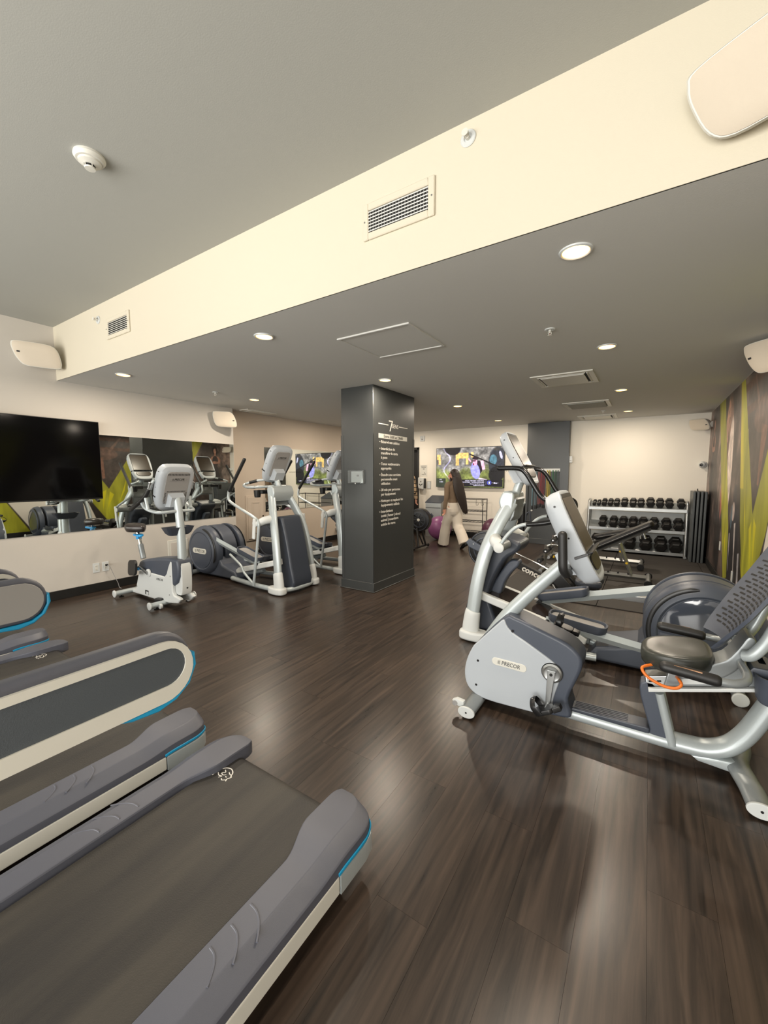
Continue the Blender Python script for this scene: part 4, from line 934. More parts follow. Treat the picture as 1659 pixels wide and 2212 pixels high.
    MB().tube([(0.60, 0, 0.17), (1.0, 0, 0.075), (1.15, 0, 0.075)], 0.03, 12, 3).build('lift_strut', M_SILVER, t)
    # rear base and drum
    MB().prism([(0.90, 0.02), (0.97, 0.13), (1.10, 0.16), (1.24, 0.20), (1.30, 0.30), (1.9, 0.30), (1.93, 0.10), (1.80, 0.02)], 'y', -0.20, 0.20, 0.03, 3).build('rear_base', M_SLATE, t)
    dc, dz = 1.615, 0.372
    def ring_prof(a, b_, r0): return [(0.05, a), (r0 - 0.03, a), (r0, a + 0.03 if b_ > a else a - 0.03), (r0, b_), (0.05, b_)]
    MB().lathe([(0.02, -0.10), (0.335, -0.10), (0.348, -0.085), (0.348, 0.085), (0.335, 0.10), (0.02, 0.10)], (dc, 0, dz), (0, 1, 0), 56).build('drum', M_SLATE, t)
    MB().lathe([(0.02, -0.16), (0.27, -0.16), (0.27, 0.16), (0.02, 0.16)], (dc, 0, dz), (0, 1, 0), 40).build('drum_core', M_BLACKM, t)
    for s in (-1, 1):
        cv = MB().lathe([(0.05, 0.148), (0.350, 0.148), (0.353, 0.156), (0.350, 0.185), (0.336, 0.225), (0.305, 0.258), (0.272, 0.270), (0.262, 0.266), (0.258, 0.262), (0.05, 0.262)], (dc, 0, dz), (0, s, 0), 64).build('drum_cover', M_SLATE, t)
        MB().lathe([(0.252, 0.262), (0.250, 0.268), (0.20, 0.276), (0.10, 0.283), (0.002, 0.285)], (dc, 0, dz), (0, s, 0), 56).build('drum_face', M_SLATE if moving else M_SLATEG, cv)
        MB().tube([(dc + 0.312 * math.cos(a), s * 0.254, dz + 0.312 * math.sin(a)) for a in np.radians(np.linspace(98, 208, 14))], [0.006] + [0.020] * 12 + [0.006], 8, 2, ry=0.007, up=(0, s, 0)).build('link_slot', M_BLACK, cv)
        if moving:
            m = frame((dc - s * -0.0, s * 0.2805, dz), (-s * -1 if False else (1 if s < 0 else -1), 0, 0), (0, 0, 1))
            MB().prism(rrect(0.315, 0.076, 0.0375), 'z', -0.006, 0.007, 0.002, 1).xf(m).build('badge', M_OFFW, cv)
            brand(MB(), 0.060, m @ Matrix.Translation((0.012, 0, 0.0075))).build('badge_lettering', M_INK, cv)
        # link bar, pedal tray
        if s < 0: p0, p1, p2 = (0.62, 0.245), (1.08, 0.240), (1.36, 0.215)
        else: p0, p1, p2 = (0.44, 0.315), (0.90, 0.445), (1.36, 0.545)
        y = s * 0.155 if False else s * 0.195
        dx, dzz = p1[0] - p0[0], p1[1] - p0[1]
        if s < 0: path = [(0.60, 0.262), (1.36, 0.175)]
        else: path = [(0.46, 0.305), (1.36, 0.545)]
        MB().tube([(path[0][0], y, path[0][1]), (path[1][0], y, path[1][1])], 0.020, 4, ry=0.040, up=(0, 0, 1)).build('link_arm', M_SILVER, t)
        a = math.atan2(path[1][1] - path[0][1], path[1][0] - path[0][0])
        cx = (0.83 if s < 0 else 0.665); cz = path[0][1] + (cx - path[0][0]) * math.tan(a) + 0.052
        m = Matrix.Translation((cx, s * 0.165, cz)) @ Matrix.Rotation(-a, 4, 'Y')
        o1 = rrect(0.43, 0.165, 0.06, 6)
        pd = MB().loft([[m @ Vector((p[0] * k, p[1] * k, d)) for p in o1] for k, d in ((0.90, -0.035), (0.98, -0.02), (1.0, 0.022), (0.99, 0.030), (0.93, 0.030), (0.90, 0.012), (0.90, 0.008))]).build('pedal', M_SLATE, t)
        MB().prism(rrect(0.38, 0.14, 0.05, 6), 'z', 0.0, 0.012).xf(m).build('pedal_pad', M_GREY, pd)
        b = MB().lathe([(0.018, -0.05), (0.018, 0.05)], (path[0][0] + 0.015, y, path[0][1]), (0, 1, 0), 14); b.build('link_wheel', M_BLACK, t)
        # pivot housing on the leg
        b = MB().tube([(0.185, s * 0.245, 0.905), (0.205, s * 0.31, 0.895), (0.255, s * 0.345, 0.865)], [0.05, 0.048, 0.044], 16, 4, rnd=True)
        b.build('pivot_housing', M_WHITE, t)
        c = MB().tube([(0.262, s * 0.19, 0.862), (0.262, s * 0.40, 0.862)], 0.040, 20); c.build('pivot_tube', M_SILVER2, t)
        MB().lathe([(0.042, 0.0), (0.042, 0.010), (0.034, 0.016), (0.001, 0.017)], (0.262, s * 0.40, 0.862), (0, s, 0), 24).build('pivot_cap', M_WHITE, t)
        if moving:
            y = s * 0.385
            MB().tube([(0.345, y, 0.085), (0.27, y, 0.50), (0.222, y, 0.80), (0.225, y, 0.87), (0.275, y, 0.925), (0.48, y, 1.005), (0.72, y, 1.098), (0.775, y, 1.15), (0.765, y, 1.235), (0.745, y, 1.262)], 0.017, 14, 6).build('swing_arm', M_SILVER, t)
            MB().tube([(0.752, y, 1.25), (0.60, y, 1.44), (0.445, y, 1.635)], 0.021, 14, 4, rnd=True).build('arm_grip', M_GRIP, t)
            MB().box((0.268, s * 0.415, 0.80), (0.05, 0.022, 0.25), 0.011, 3, rot=(0, -0.10, 0)).build('arm_cover', M_WHITE, t)
            px, pz = (0.60, 0.24) if s < 0 else (0.90, 0.40)
            MB().tube([(px, s * 0.30, pz), (px - 0.25, s * 0.33, pz - 0.11), (0.56 if s > 0 else 0.42, s * 0.35, 0.21 if s > 0 else 0.14), (0.36, s * 0.36, 0.085)], 0.015, 12, 6, rnd=True).build('drive_link', M_SILVER, t)
        else:
            y = s * 0.385
            MB().tube([(0.265, y, 0.87), (0.30, y, 0.935), (0.365, y, 1.015), (0.43, y, 1.055), (0.495, y, 1.068)], 0.015, 14, 6).build('fixed_handlebar', M_SILVER, t)
            MB().tube([(0.48, y, 1.066), (0.57, y, 1.078), (0.655, y, 1.10), (0.705, y, 1.15), (0.70, y - s * 0.0, 1.205), (0.655, y - s * 0.02, 1.238), (0.585, y - s * 0.03, 1.268), (0.545, y - s * 0.03, 1.308), (0.50, y - s * 0.03, 1.38), (0.455, y - s * 0.035, 1.45), (0.41, y - s * 0.04, 1.492), (0.345, y - s * 0.05, 1.503), (0.225, y - s * 0.06, 1.503)], 0.0195, 14, 6, rnd=True).build('handle_grip', mat('glossy black grip', (24, 24, 25), 0.22), t)
    if moving:
        for s in (-1, 1):
            MB().tube([(0.33, s * 0.03, 1.305), (0.36, s * 0.14, 1.300), (0.42, s * 0.255, 1.295), (0.55, s * 0.285, 1.297), (0.635, s * 0.255, 1.318), (0.62, s * 0.20, 1.345), (0.50, s * 0.155, 1.375), (0.42, s * 0.12, 1.385)], 0.016, 14, 6, rnd=True).build('heart_rate_bar', M_SILVER, t)
            MB().tube([(0.60, s * 0.19, 1.35), (0.50, s * 0.155, 1.375)], 0.020, 12).build('heart_rate_grip', M_BLACK, t)
            MB().tube([(0.42, s * 0.255, 1.295), (0.53, s * 0.28, 1.296)], 0.020, 12).build('contact_plate', M_ALU, t)
            MB().lathe([(0.036, 0), (0.040, 0.02), (0.046, 0.09), (0.041, 0.09), (0.035, 0.015), (0.002, 0.012)], (0.46, s * 0.19, 1.165), (0, 0, 1), 22).build('bottle_holder', M_BLACK, t)
            MB().box((0.42, s * 0.12, 1.235), (0.10, 0.14, 0.05), 0.01).build('holder_arm', M_BLACK, t)
    return t
e = make_elliptical(False); e.location = (-1.25, 3.62, 0)
e['label'] = 'elliptical trainer behind the recumbent bike with looped black handles'
e = make_elliptical(True); e.location = (-3.69, 3.63, 0); e.rotation_euler = (0, 0, PI)
e['label'] = 'elliptical trainer with swing arms to the left of the column, the nearer one'; e['group'] = 'swing-arm ellipticals'
dup(e, (-3.69, 4.86, 0), PI, 'elliptical trainer with swing arms half hidden behind the column', 'swing-arm ellipticals')

# ------------------------------------------------------------------ recumbent bike
RY = 2.47
t = thing('recumbent_bike', 'pale grey recumbent exercise bike with mesh backrest, right foreground', 'exercise bike', (-0.20, RY, 0), 0, None, True)
body = [(-0.867, 0.386), (-0.906, 0.305), (-0.924, 0.213), (-0.913, 0.133), (-0.868, 0.085), (-0.78, 0.058), (-0.574, 0.063), (-0.425, 0.072), (-0.315, 0.085), (-0.300, 0.12), (-0.318, 0.20), (-0.275, 0.325), (-0.256, 0.393), (-0.263, 0.455), (-0.331, 0.515), (-0.483, 0.567), (-0.624, 0.610), (-0.690, 0.600)]
MB().prism(spline2(body, 3), 'y', RY - 0.095, RY + 0.095, 0.035, 4).build('drive_shroud', M_SLATE, t)
shell = spline2([(-0.870, 0.384), (-0.906, 0.305), (-0.925, 0.213), (-0.914, 0.133), (-0.872, 0.083), (-0.78, 0.056), (-0.574, 0.061), (-0.440, 0.069)], 3, False) + spline2([(-0.398, 0.10), (-0.392, 0.186), (-0.365, 0.291), (-0.359, 0.355), (-0.411, 0.403), (-0.533, 0.469), (-0.621, 0.512), (-0.662, 0.545), (-0.682, 0.585), (-0.70, 0.578)], 3, False) + [(-0.77, 0.50)]
for s in (-1, 1):
    sh = MB().prism(shell, 'y', min(RY + s * 0.062, RY + s * 0.103), max(RY + s * 0.062, RY + s * 0.103), 0.016, 3).build('side_shell', M_PALE, t)
    for x, z in ((-0.839, 0.294), (-0.847, 0.135), (-0.632, 0.527)): MB().lathe([(0.008, 0), (0.007, 0.003)], (x, RY + s * 0.102, z), (0, s, 0), 12).build('screw', M_BLACK, sh)
    m = frame((-0.647, RY + s * 0.1035, 0.318), (-s, 0, 0), (0, 0, 1)) if s > 0 else frame((-0.647, RY - 0.1035, 0.318), (1, 0, -0.02), (0.02, 0, 1))
    MB().prism(rrect(0.205, 0.046, 0.0225), 'z', -0.004, 0.003, 0.0015, 1).xf(m).build('badge', M_OFFW, sh)
    brand(MB(), 0.034, m @ Matrix.Translation((0, 0, 0.0035))).build('badge_lettering', M_INK, sh)
    # crank, arm and strapped pedal
    q = MB().lathe([(0.054, 0.0), (0.054, 0.010), (0.044, 0.016), (0.034, 0.012), (0.010, 0.012)], (-0.405, RY + s * 0.100, 0.333), (0, s, 0), 32).build('crank_disc', M_ALU, t)
    MB().lathe([(0.058, 0.0), (0.058, 0.004)], (-0.405, RY + s * 0.099, 0.333), (0, s, 0), 32).build('crank_ring', M_BLACK, q)
    d = -1 if s < 0 else 1; ex, ez = -0.405 - 0.012 * (1 if s < 0 else -1), 0.333 + d * 0.175
    MB().prism([(-0.405 - 0.021, 0.333 - d * 0.018), (-0.405 + 0.021, 0.333 - d * 0.018), (ex + 0.013, ez), (ex - 0.013, ez)][::d], 'y', RY + s * 0.122 - 0.009, RY + s * 0.122 + 0.009, 0.004).build('crank_arm', M_ALU, t)
    MB().lathe([(0.009, 0), (0.008, 0.004)], (-0.405, RY + s * 0.130, 0.333), (0, s, 0), 14).build('crank_bolt', M_BLACKM, q)
    yp = RY + s * 0.185
    pz = ez - 0.01 if s < 0 else ez
    a = -0.5 if s < 0 else 0.25
    pm = Matrix.Translation((ex - 0.005, yp, pz)) @ Matrix.Rotation(a, 4, 'Y')
    p = MB().prism(rrect(0.115, 0.085, 0.028), 'z', -0.013, 0.013, 0.006).xf(pm).build('pedal', M_BLACK, t)
    MB().prism([(0.055, -0.035), (0.095, -0.02), (0.095, 0.02), (0.055, 0.035)], 'z', -0.016, 0.014, 0.006).xf(pm).build('toe_stop', M_BLACK, p)
    MB().tube([pm @ Vector(v) for v in ((-0.02, -0.046, -0.005), (-0.035, -0.046, 0.045), (-0.03, 0.0, 0.078), (-0.035, 0.046, 0.045), (-0.02, 0.046, -0.005))], 0.003, 8, 6, ry=0.017, up=(1, 0, 0)).build('pedal_strap', M_BLACK, p)
    for k in range(3): MB().lathe([(0.004, 0), (0.004, 0.002)], pm @ Vector((-0.03 + 0.0 * k, -0.015 + 0.018 * k, 0.0785)), (0, 0, 1), 8).build('strap_hole', M_GREY, p)
    MB().tube([(ex, RY + s * 0.125, ez), (ex, yp, ez)], 0.008, 10).build('pedal_axle', M_ALU, p)
MB().tube([(-0.835, RY, 0.33), (-0.765, RY, 0.465), (-0.685, RY, 0.592), (-0.595, RY, 0.705), (-0.49, RY, 0.825), (-0.392, RY, 0.935), (-0.345, RY, 0.985)], [0.050, 0.046, 0.043, 0.040, 0.038, 0.035, 0.034], 22, 6).build('mast', M_SILVER, t)
make_console(t, (-0.325, RY, 1.112), (0.905, 0, 0.425), (-0.425, 0, 0.905), 0.38, 0.525, 0.115, True, False)
for s in (-1, 1):
    MB().tube([(-0.352, RY + s * 0.27, 1.145), (-0.347, RY + s * 0.27, 1.04), (-0.343, RY + s * 0.268, 0.975), (-0.333, RY + s * 0.245, 0.945), (-0.328, RY + s * 0.205, 0.940)], 0.0225, 16, 6, rnd=True).build('handlebar_grip', M_GRIP, t)
    MB().tube([(-0.330, RY + s * 0.215, 0.940), (-0.34, RY + s * 0.10, 0.945), (-0.355, RY, 0.95)], 0.016, 14, 4).build('handlebar', M_SILVER2, t)
# frame tube sweeping up behind the seat, feet
MB().tube([(-0.78, RY, 0.092), (-0.3, RY, 0.088), (0.10, RY, 0.086), (0.22, RY, 0.088), (0.31, RY, 0.098), (0.385, RY, 0.138), (0.44, RY, 0.208), (0.49, RY, 0.315), (0.545, RY, 0.46), (0.57, RY, 0.53)], 0.056, 24, 6, ry=0.042, up=(0, 0, 1)).build('frame_tube', M_SILVER, t)
fc = MB().tube([(-0.842, RY - 0.275, 0.042), (-0.842, RY + 0.275, 0.042)], 0.048, 20, ry=0.030).build('front_crossbar', M_SILVER2, t)
MB().tube([(-0.845, RY, 0.05), (-0.85, RY, 0.12)], [0.06, 0.07], 18).build('front_neck', M_PALE, fc)
rcb = MB().tube([(0.468, RY - 0.275, 0.040), (0.455, RY - 0.16, 0.050), (0.425, RY, 0.062), (0.455, RY + 0.16, 0.050), (0.468, RY + 0.275, 0.040)], 0.048, 20, 5, ry=0.030).build('rear_crossbar', M_SILVER2, t)
MB().prism([(0.24, 0.062), (0.27, 0.042), (0.44, 0.030), (0.48, 0.045), (0.42, 0.09), (0.30, 0.075)], 'y', RY - 0.05, RY + 0.05, 0.012).build('crossbar_bracket', M_SILVER, rcb)
for par, x in ((fc, -0.842), (rcb, 0.468)):
    for s in (-1, 1):
        MB().prism([(x + 0.052 * math.cos(a), 0.042 + 0.034 * math.sin(a)) for a in np.linspace(0, 2 * PI, 28, endpoint=False)], 'y', min(RY + s * 0.270, RY + s * 0.284), max(RY + s * 0.270, RY + s * 0.284), 0.004).build('end_cap', M_WHITE, par)
        MB().lathe([(0.006, 0), (0.005, 0.002)], (x, RY + s * 0.284, 0.042), (0, s, 0), 10).build('cap_screw', M_BLACK, par)
        MB().lathe([(0.030, 0), (0.034, 0.010), (0.02, 0.02)], (x, RY + s * 0.235, 0), (0, 0, 1), 16).build('rubber_foot', M_BLACK, par)
for s in (-1, 1):
    b = MB().prism([(-0.935, 0.055), (-0.90, 0.045), (-0.87, 0.055), (-0.87, 0.085), (-0.92, 0.090), (-0.945, 0.075)], 'y', RY + s * 0.235 - 0.016, RY + s * 0.235 + 0.016, 0.006); b.build('wheel_bracket', M_WHITE, fc)
    MB().lathe([(0.016, -0.02), (0.018, 0), (0.016, 0.02)], (-0.925, RY + s * 0.235, 0.062), (0, 1, 0), 16).build('transport_wheel', M_GREY, fc)
# step-through plate, fin, seat post and inclined rail
MB().prism([(-0.315, 0.110), (-0.30, 0.134), (-0.02, 0.140), (0.05, 0.142), (0.068, 0.134), (0.068, 0.112), (0.05, 0.108)], 'y', RY - 0.050, RY + 0.050, 0.008, 3).build('step_plate', M_SLATE2, t)
for k in range(5): MB().box((-0.16, RY - 0.034 + 0.017 * k, 0.1382), (0.26, 0.007, 0.004), 0.0015, 1, rot=(0, -0.02, 0)).build('step_tread', M_SLATE2, t)
MB().prism(spline2([(0.018, 0.372), (0.020, 0.30), (0.055, 0.18), (0.068, 0.135), (0.066, 0.118), (0.070, 0.108), (0.10, 0.100), (0.168, 0.085), (0.130, 0.22), (0.098, 0.345), (0.07, 0.39)], 2), 'y', RY - 0.045, RY + 0.045, 0.012, 3).build('seat_fin', M_SLATE, t)
for s in (-1, 1): MB().tube([(0.100, RY + s * 0.052, 0.345), (0.166, RY + s * 0.045, 0.085)], 0.020, 14).build('seat_post', M_SILVER, t)
rl = MB().prism([(0.045, 0.352), (0.47, 0.480), (0.62, 0.525), (0.60, 0.585), (0.45, 0.535), (0.035, 0.412)], 'y', RY - 0.045, RY + 0.045, 0.006).build('seat_rail', M_ALU, t)
for s in (-1, 1): MB().prism([(0.053, 0.346), (0.48, 0.474), (0.485, 0.492), (0.050, 0.364)], 'y', RY + s * 0.065 - 0.012, RY + s * 0.065 + 0.012, 0.003).build('rail_edge', M_WHITE, rl)
for k in range(6): MB().box((0.06 + 0.035 * k, RY - 0.0462, 0.393 + 0.0105 * k), (0.018, 0.002, 0.008), rot=(0, -0.29, 0)).build('rail_slot', M_BLACKM, rl)
MB().prism([(0.115, 0.392), (0.13, 0.47), (0.20, 0.492), (0.46, 0.60), (0.485, 0.60), (0.47, 0.492)], 'y', RY - 0.068, RY + 0.068, 0.006).build('seat_carriage', M_SILVER2, t)
# seat pan
def seat_ring(k, z, tilt=1.0):
    o = []
    for a in np.linspace(0, 2 * PI, 44, endpoint=False):
        c, s_ = math.cos(a), math.sin(a); sx = (abs(c) ** 0.62) * (1 if c > 0 else -1); sy = (abs(s_) ** 0.62) * (1 if s_ > 0 else -1)
        w_ = 0.165 - 0.035 * max(0, -sx)
        o.append((0.158 + 0.150 * k * sx, RY + 0.025 + w_ * k * sy, z + tilt * (0.018 * sx * k + 0.006 * sy * sy * k)))
    return o
MB().loft([seat_ring(0.60, 0.470, 0.3), seat_ring(0.86, 0.482, 0.5), seat_ring(0.97, 0.510), seat_ring(1.0, 0.540), seat_ring(0.985, 0.563), seat_ring(0.94, 0.574), seat_ring(0.80, 0.577), seat_ring(0.45, 0.574), seat_ring(0.1, 0.573)]).build('seat', M_SEAT, t, ang=60)
MB().prism(spline2([(0.285, 0.475), (0.33, 0.490), (0.385, 0.545), (0.425, 0.630), (0.445, 0.700), (0.415, 0.715), (0.385, 0.655), (0.345, 0.590), (0.285, 0.545)], 3), 'y', RY - 0.075, RY + 0.075, 0.012).build('back_bracket', M_SILVER2, t)
# perforated backrest: a dished sheet
NV, NU = 22, 18
def back_pt(u, v, off=0.0):
    z = 0.662 + 0.50 * v; w_ = 0.13 + 0.105 * min(1, (v + 0.02) * 2.6) ** 0.6 - 0.05 * max(0, v - 0.75) * 4 * 0.3
    y = RY + u * w_; bow = 0.055 * (u * u) ; lean = 0.330 + 0.255 * (v ** 1.15) + 0.02 * math.sin(v * PI)
    return (lean - bow + 0.012 * v + off, y, z - off * 0.4)
b = MB(); fr = [[back_pt(-1 + 2 * i / NU, j / NV) for i in range(NU + 1)] for j in range(NV + 1)]; bkp = [[back_pt(-1 + 2 * i / NU, j / NV, 0.014) for i in range(NU + 1)] for j in range(NV + 1)]
vs = [p for r_ in fr for p in r_] + [p for r_ in bkp for p in r_]; n1 = (NU + 1) * (NV + 1); fs = []
for j in range(NV):
    for i in range(NU):
        a = j * (NU + 1) + i; fs.append((a, a + 1, a + NU + 2, a + NU + 1)); fs.append((n1 + a + 1, n1 + a, n1 + a + NU + 1, n1 + a + NU + 2))
for j in range(NV):
    for i in (0, NU): a = j * (NU + 1) + i; fs.append((a, a + NU + 1, n1 + a + NU + 1, n1 + a))
for i in range(NU):
    for j in (0, NV): a = j * (NU + 1) + i; fs.append((a, a + 1, n1 + a + 1, n1 + a))
bk_ = b.raw(vs, fs).build('backrest', M_SLATE, t, ang=60)
b = MB()
for r_ in range(24):
    v = 0.10 + 0.85 * r_ / 23
    for c in range(7):
        u = -0.80 + 1.6 * (c + 0.5 * (r_ % 2)) / 6.6
        if abs(u) > 0.86: continue
        p0, p1 = Vector(back_pt(u - 0.085, v, -0.0014)), Vector(back_pt(u + 0.085, v, -0.0014))
        p2, p3 = Vector(back_pt(u + 0.085, v + 0.016, -0.0014)), Vector(back_pt(u - 0.085, v + 0.016, -0.0014))
        b.raw([p0, p1, p2, p3], [(0, 1, 2, 3)])
b.build('back_slot', M_BLACKM, bk_, kind='stuff')
MB().tube([(0.40, RY - 0.10, 0.635), (0.425, RY - 0.115, 0.648), (0.462, RY - 0.12, 0.71), (0.505, RY - 0.125, 0.83), (0.575, RY - 0.13, 1.0)], 0.024, 16, 6).build('back_tube', M_SILVER, t)
MB().tube([(0.40, RY + 0.10, 0.635), (0.425, RY + 0.115, 0.648), (0.462, RY + 0.12, 0.71), (0.505, RY + 0.125, 0.83), (0.575, RY + 0.13, 1.0)], 0.024, 16, 6).build('back_tube', M_SILVER, t)
for s in (-1, 1):
    g = MB().tube([(0.105, RY + s * 0.295, 0.585), (0.20, RY + s * 0.295, 0.578), (0.285, RY + s * 0.293, 0.570)], 0.025, 16, 3, rnd=True).build('seat_grip', M_GRIP, t)
    MB().box((0.185, RY + s * 0.300, 0.595), (0.105, 0.020, 0.008), 0.003, rot=(s * 0.5, 0.06, 0)).build('contact_plate', mat('copper toned plate', (176, 138, 110), 0.35, 0.8), g)
    MB().tube([(0.275, RY + s * 0.293, 0.571), (0.335, RY + s * 0.288, 0.568), (0.385, RY + s * 0.255, 0.574), (0.400, RY + s * 0.20, 0.585), (0.395, RY + s * 0.12, 0.592), (0.40, RY + s * 0.06, 0.595)], 0.0175, 14, 6).build('seat_handle', M_SILVER2, t)
MB().tube([(0.060, RY - 0.09, 0.500), (0.020, RY - 0.13, 0.492), (0.030, RY - 0.145, 0.468), (0.062, RY - 0.150, 0.446), (0.115, RY - 0.150, 0.428), (0.160, RY - 0.145, 0.430), (0.180, RY - 0.13, 0.446), (0.172, RY - 0.105, 0.458), (0.165, RY - 0.07, 0.455)], 0.0072, 12, 6).build('adjust_lever', M_ORANGE, t)
MB().box((0.235, RY - 0.0695, 0.452), (0.10, 0.002, 0.026), rot=(0, -0.29, 0)).build('rating_label', M_WHITE, t)
MB().lathe([(0.050, 0), (0.062, 0.02), (0.072, 0.10), (0.076, 0.125), (0.068, 0.125), (0.060, 0.03), (0.002, 0.025)], (0.505, RY - 0.135, 0.455), (0, 0, 1), 26).build('bottle_holder', M_SLATE, t)
MB().prism([(0.40, 0.56), (0.47, 0.545), (0.53, 0.575), (0.50, 0.60), (0.43, 0.60)], 'y', RY - 0.13, RY + 0.05, 0.010).build('holder_bracket', M_SLATE, t)

# ------------------------------------------------------------------ upright bike
UY = 2.43
t = thing('upright_bike', 'white upright exercise bike with blue seat lever near the left mirror', 'exercise bike', (-4.65, UY, 0), 0, None, True)
MB().prism(spline2([(-4.945, 0.33), (-4.935, 0.42), (-4.885, 0.462), (-4.72, 0.500), (-4.45, 0.540), (-4.22, 0.556), (-4.12, 0.53), (-4.15, 0.30), (-4.5, 0.20)], 3), 'y', UY - 0.088, UY + 0.088, 0.03, 4).build('top_shroud', M_SLATE, t)
wp = [(-5.03, 0.062), (-4.985, 0.18), (-4.935, 0.29), (-4.915, 0.352), (-4.64, 0.350), (-4.375, 0.345), (-4.33, 0.385), (-4.29, 0.465), (-4.25, 0.525), (-4.228, 0.52), (-4.225, 0.30), (-4.228, 0.20), (-4.20, 0.160), (-4.12, 0.150), (-4.085, 0.13), (-4.13, 0.085), (-4.32, 0.058), (-4.55, 0.055), (-4.80, 0.055)]
for s in (-1, 1):
    sh = MB().prism(wp, 'y', min(UY + s * 0.05, UY + s * 0.097), max(UY + s * 0.05, UY + s * 0.097), 0.022, 3).build('side_shell', M_WHITE, t)
    for x, z in ((-4.253, 0.365), (-4.285, 0.155), (-4.975, 0.148)): MB().lathe([(0.006, 0), (0.005, 0.002)], (x, UY + s * 0.097, z), (0, s, 0), 10).build('screw', M_BLACK, sh)
    m = frame((-4.47, UY + s * 0.0975, 0.298), (-s, 0, 0), (0, 0, 1)); brand(MB(), 0.034, m).build('shell_lettering', M_BLACKM, sh)
    MB().box((-4.755, UY + s * 0.0975, 0.108), (0.075, 0.002, 0.05)).build('rating_label', M_BLACKM, sh); MB().box((-4.745, UY + s * 0.099, 0.102), (0.045, 0.002, 0.034)).build('rating_print', M_WHITE, sh)
    q = MB().lathe([(0.046, 0.0), (0.046, 0.012), (0.034, 0.018), (0.008, 0.018)], (-4.69, UY + s * 0.095, 0.345), (0, s, 0), 28).build('crank_disc', M_WHITE, t)
    d = 1 if s < 0 else -1; ex, ez = -4.69 - d * 0.155, 0.345 + d * 0.055
    MB().prism([(-4.69 + d * 0.015, 0.330), (-4.69 + d * 0.015, 0.362), (ex, ez + 0.011), (ex, ez - 0.011)][::d], 'y', UY + s * 0.124 - 0.008, UY + s * 0.124 + 0.008, 0.004).build('crank_arm', M_ALU, t)
    yp = UY + s * 0.19; pm = Matrix.Translation((ex - 0.01, yp, ez)) @ Matrix.Rotation(1.45, 4, 'X') @ Matrix.Rotation(0.1, 4, 'Z')
    p = MB().prism(rrect(0.165, 0.175, 0.045), 'z', -0.014, 0.014, 0.006).xf(pm).build('pedal', M_BLACK, t)
    MB().tube([(ex, UY + s * 0.12, ez), (ex - 0.01, yp, ez)], 0.008, 10).build('pedal_axle', M_BLACK, p)
    MB().tube([pm @ Vector(v) for v in ((-0.055, -0.02, s * -0.01), (-0.085, -0.02, s * 0.05), (-0.03, -0.02, s * 0.075), (0.03, -0.02, s * 0.055))], 0.0035, 8, 5, ry=0.016, up=(0, 0, 1)).build('pedal_strap', M_BLUE2, p)
b = MB().prism(spline2([(-4.235, 0.20), (-4.165, 0.16), (-4.105, 0.20), (-4.10, 0.46), (-4.16, 0.545), (-4.225, 0.48)], 3), 'y', UY - 0.060, UY + 0.060, 0.015).build('mast_socket', M_WHITE, t)
MB().tube([(-4.175, UY, 0.20), (-4.175, UY, 0.55), (-4.180, UY, 0.86), (-4.200, UY, 1.06), (-4.225, UY, 1.20)], [0.045, 0.045, 0.042, 0.040, 0.040], 22, 5, ry=[0.045, 0.045, 0.042, 0.040, 0.040]).build('mast', M_SILVER, t)
for s in (-1, 1):
    MB().tube([(-4.135, UY + s * 0.0, 0.24), (-4.10, UY, 0.24)], 0.010, 10).build('mast_bolt', M_BLACK, t) if s < 0 else MB().tube([(-4.14, UY, 0.49), (-4.12, UY, 0.49)], 0.012, 10).build('mast_bolt', M_BLACK, t)
make_console(t, (-4.285, UY, 1.315), (-0.92, 0, 0.39), (0.39, 0, 0.92), 0.385, 0.52, 0.11, True, True)
# saddle on its post
def sad(k, z):
    o = []
    for a in np.linspace(0, 2 * PI, 36, endpoint=False):
        c, s_ = math.cos(a), math.sin(a); w_ = 0.115 - 0.055 * max(0, c + 0.1)
        o.append((-5.115 + 0.155 * k * c, UY + w_ * k * s_ * 1.0, z + 0.012 * (c < 0) * abs(c)))
    return o
MB().loft([sad(0.5, 0.768), sad(0.88, 0.775), sad(1.0, 0.805), sad(1.0, 0.835), sad(0.90, 0.855), sad(0.6, 0.860), sad(0.2, 0.856)]).build('saddle', M_SEAT if False else mat('saddle vinyl', (50, 44, 42), 0.3), t, ang=60)
MB().tube([(-4.99, UY, 0.46), (-5.045, UY, 0.625)], 0.030, 18).build('post_sleeve', M_SILVER2, t)
ps = MB().tube([(-5.03, UY, 0.58), (-5.095, UY, 0.775)], 0.021, 16).build('seat_post', M_CHROME, t)
MB().prism(spline2([(-5.145, UY - 0.02), (-5.10, UY - 0.045), (-4.985, UY - 0.05), (-4.955, UY - 0.02), (-5.0, UY + 0.02), (-5.10, UY + 0.035)], 3), 'z', 0.725, 0.748, 0.006).build('height_lever', M_BLUE2, ps)
MB().box((-5.075, UY - 0.0, 0.70), (0.05, 0.05, 0.035), 0.01).build('lever_collar', M_BLUE2, ps)
b = MB().loft([[(x, UY + y, z) for x, y in rrect(w_, d_, 0.03)] for w_, d_, z in ((0.08, 0.20, 0.805), (0.12, 0.25, 0.83), (0.15, 0.30, 0.885), (0.16, 0.31, 0.893), (0.145, 0.295, 0.893), (0.12, 0.26, 0.850))])
b.xf(Matrix.Translation((-4.225, 0, 0))).build('bottle_tray', M_SLATE2, t)
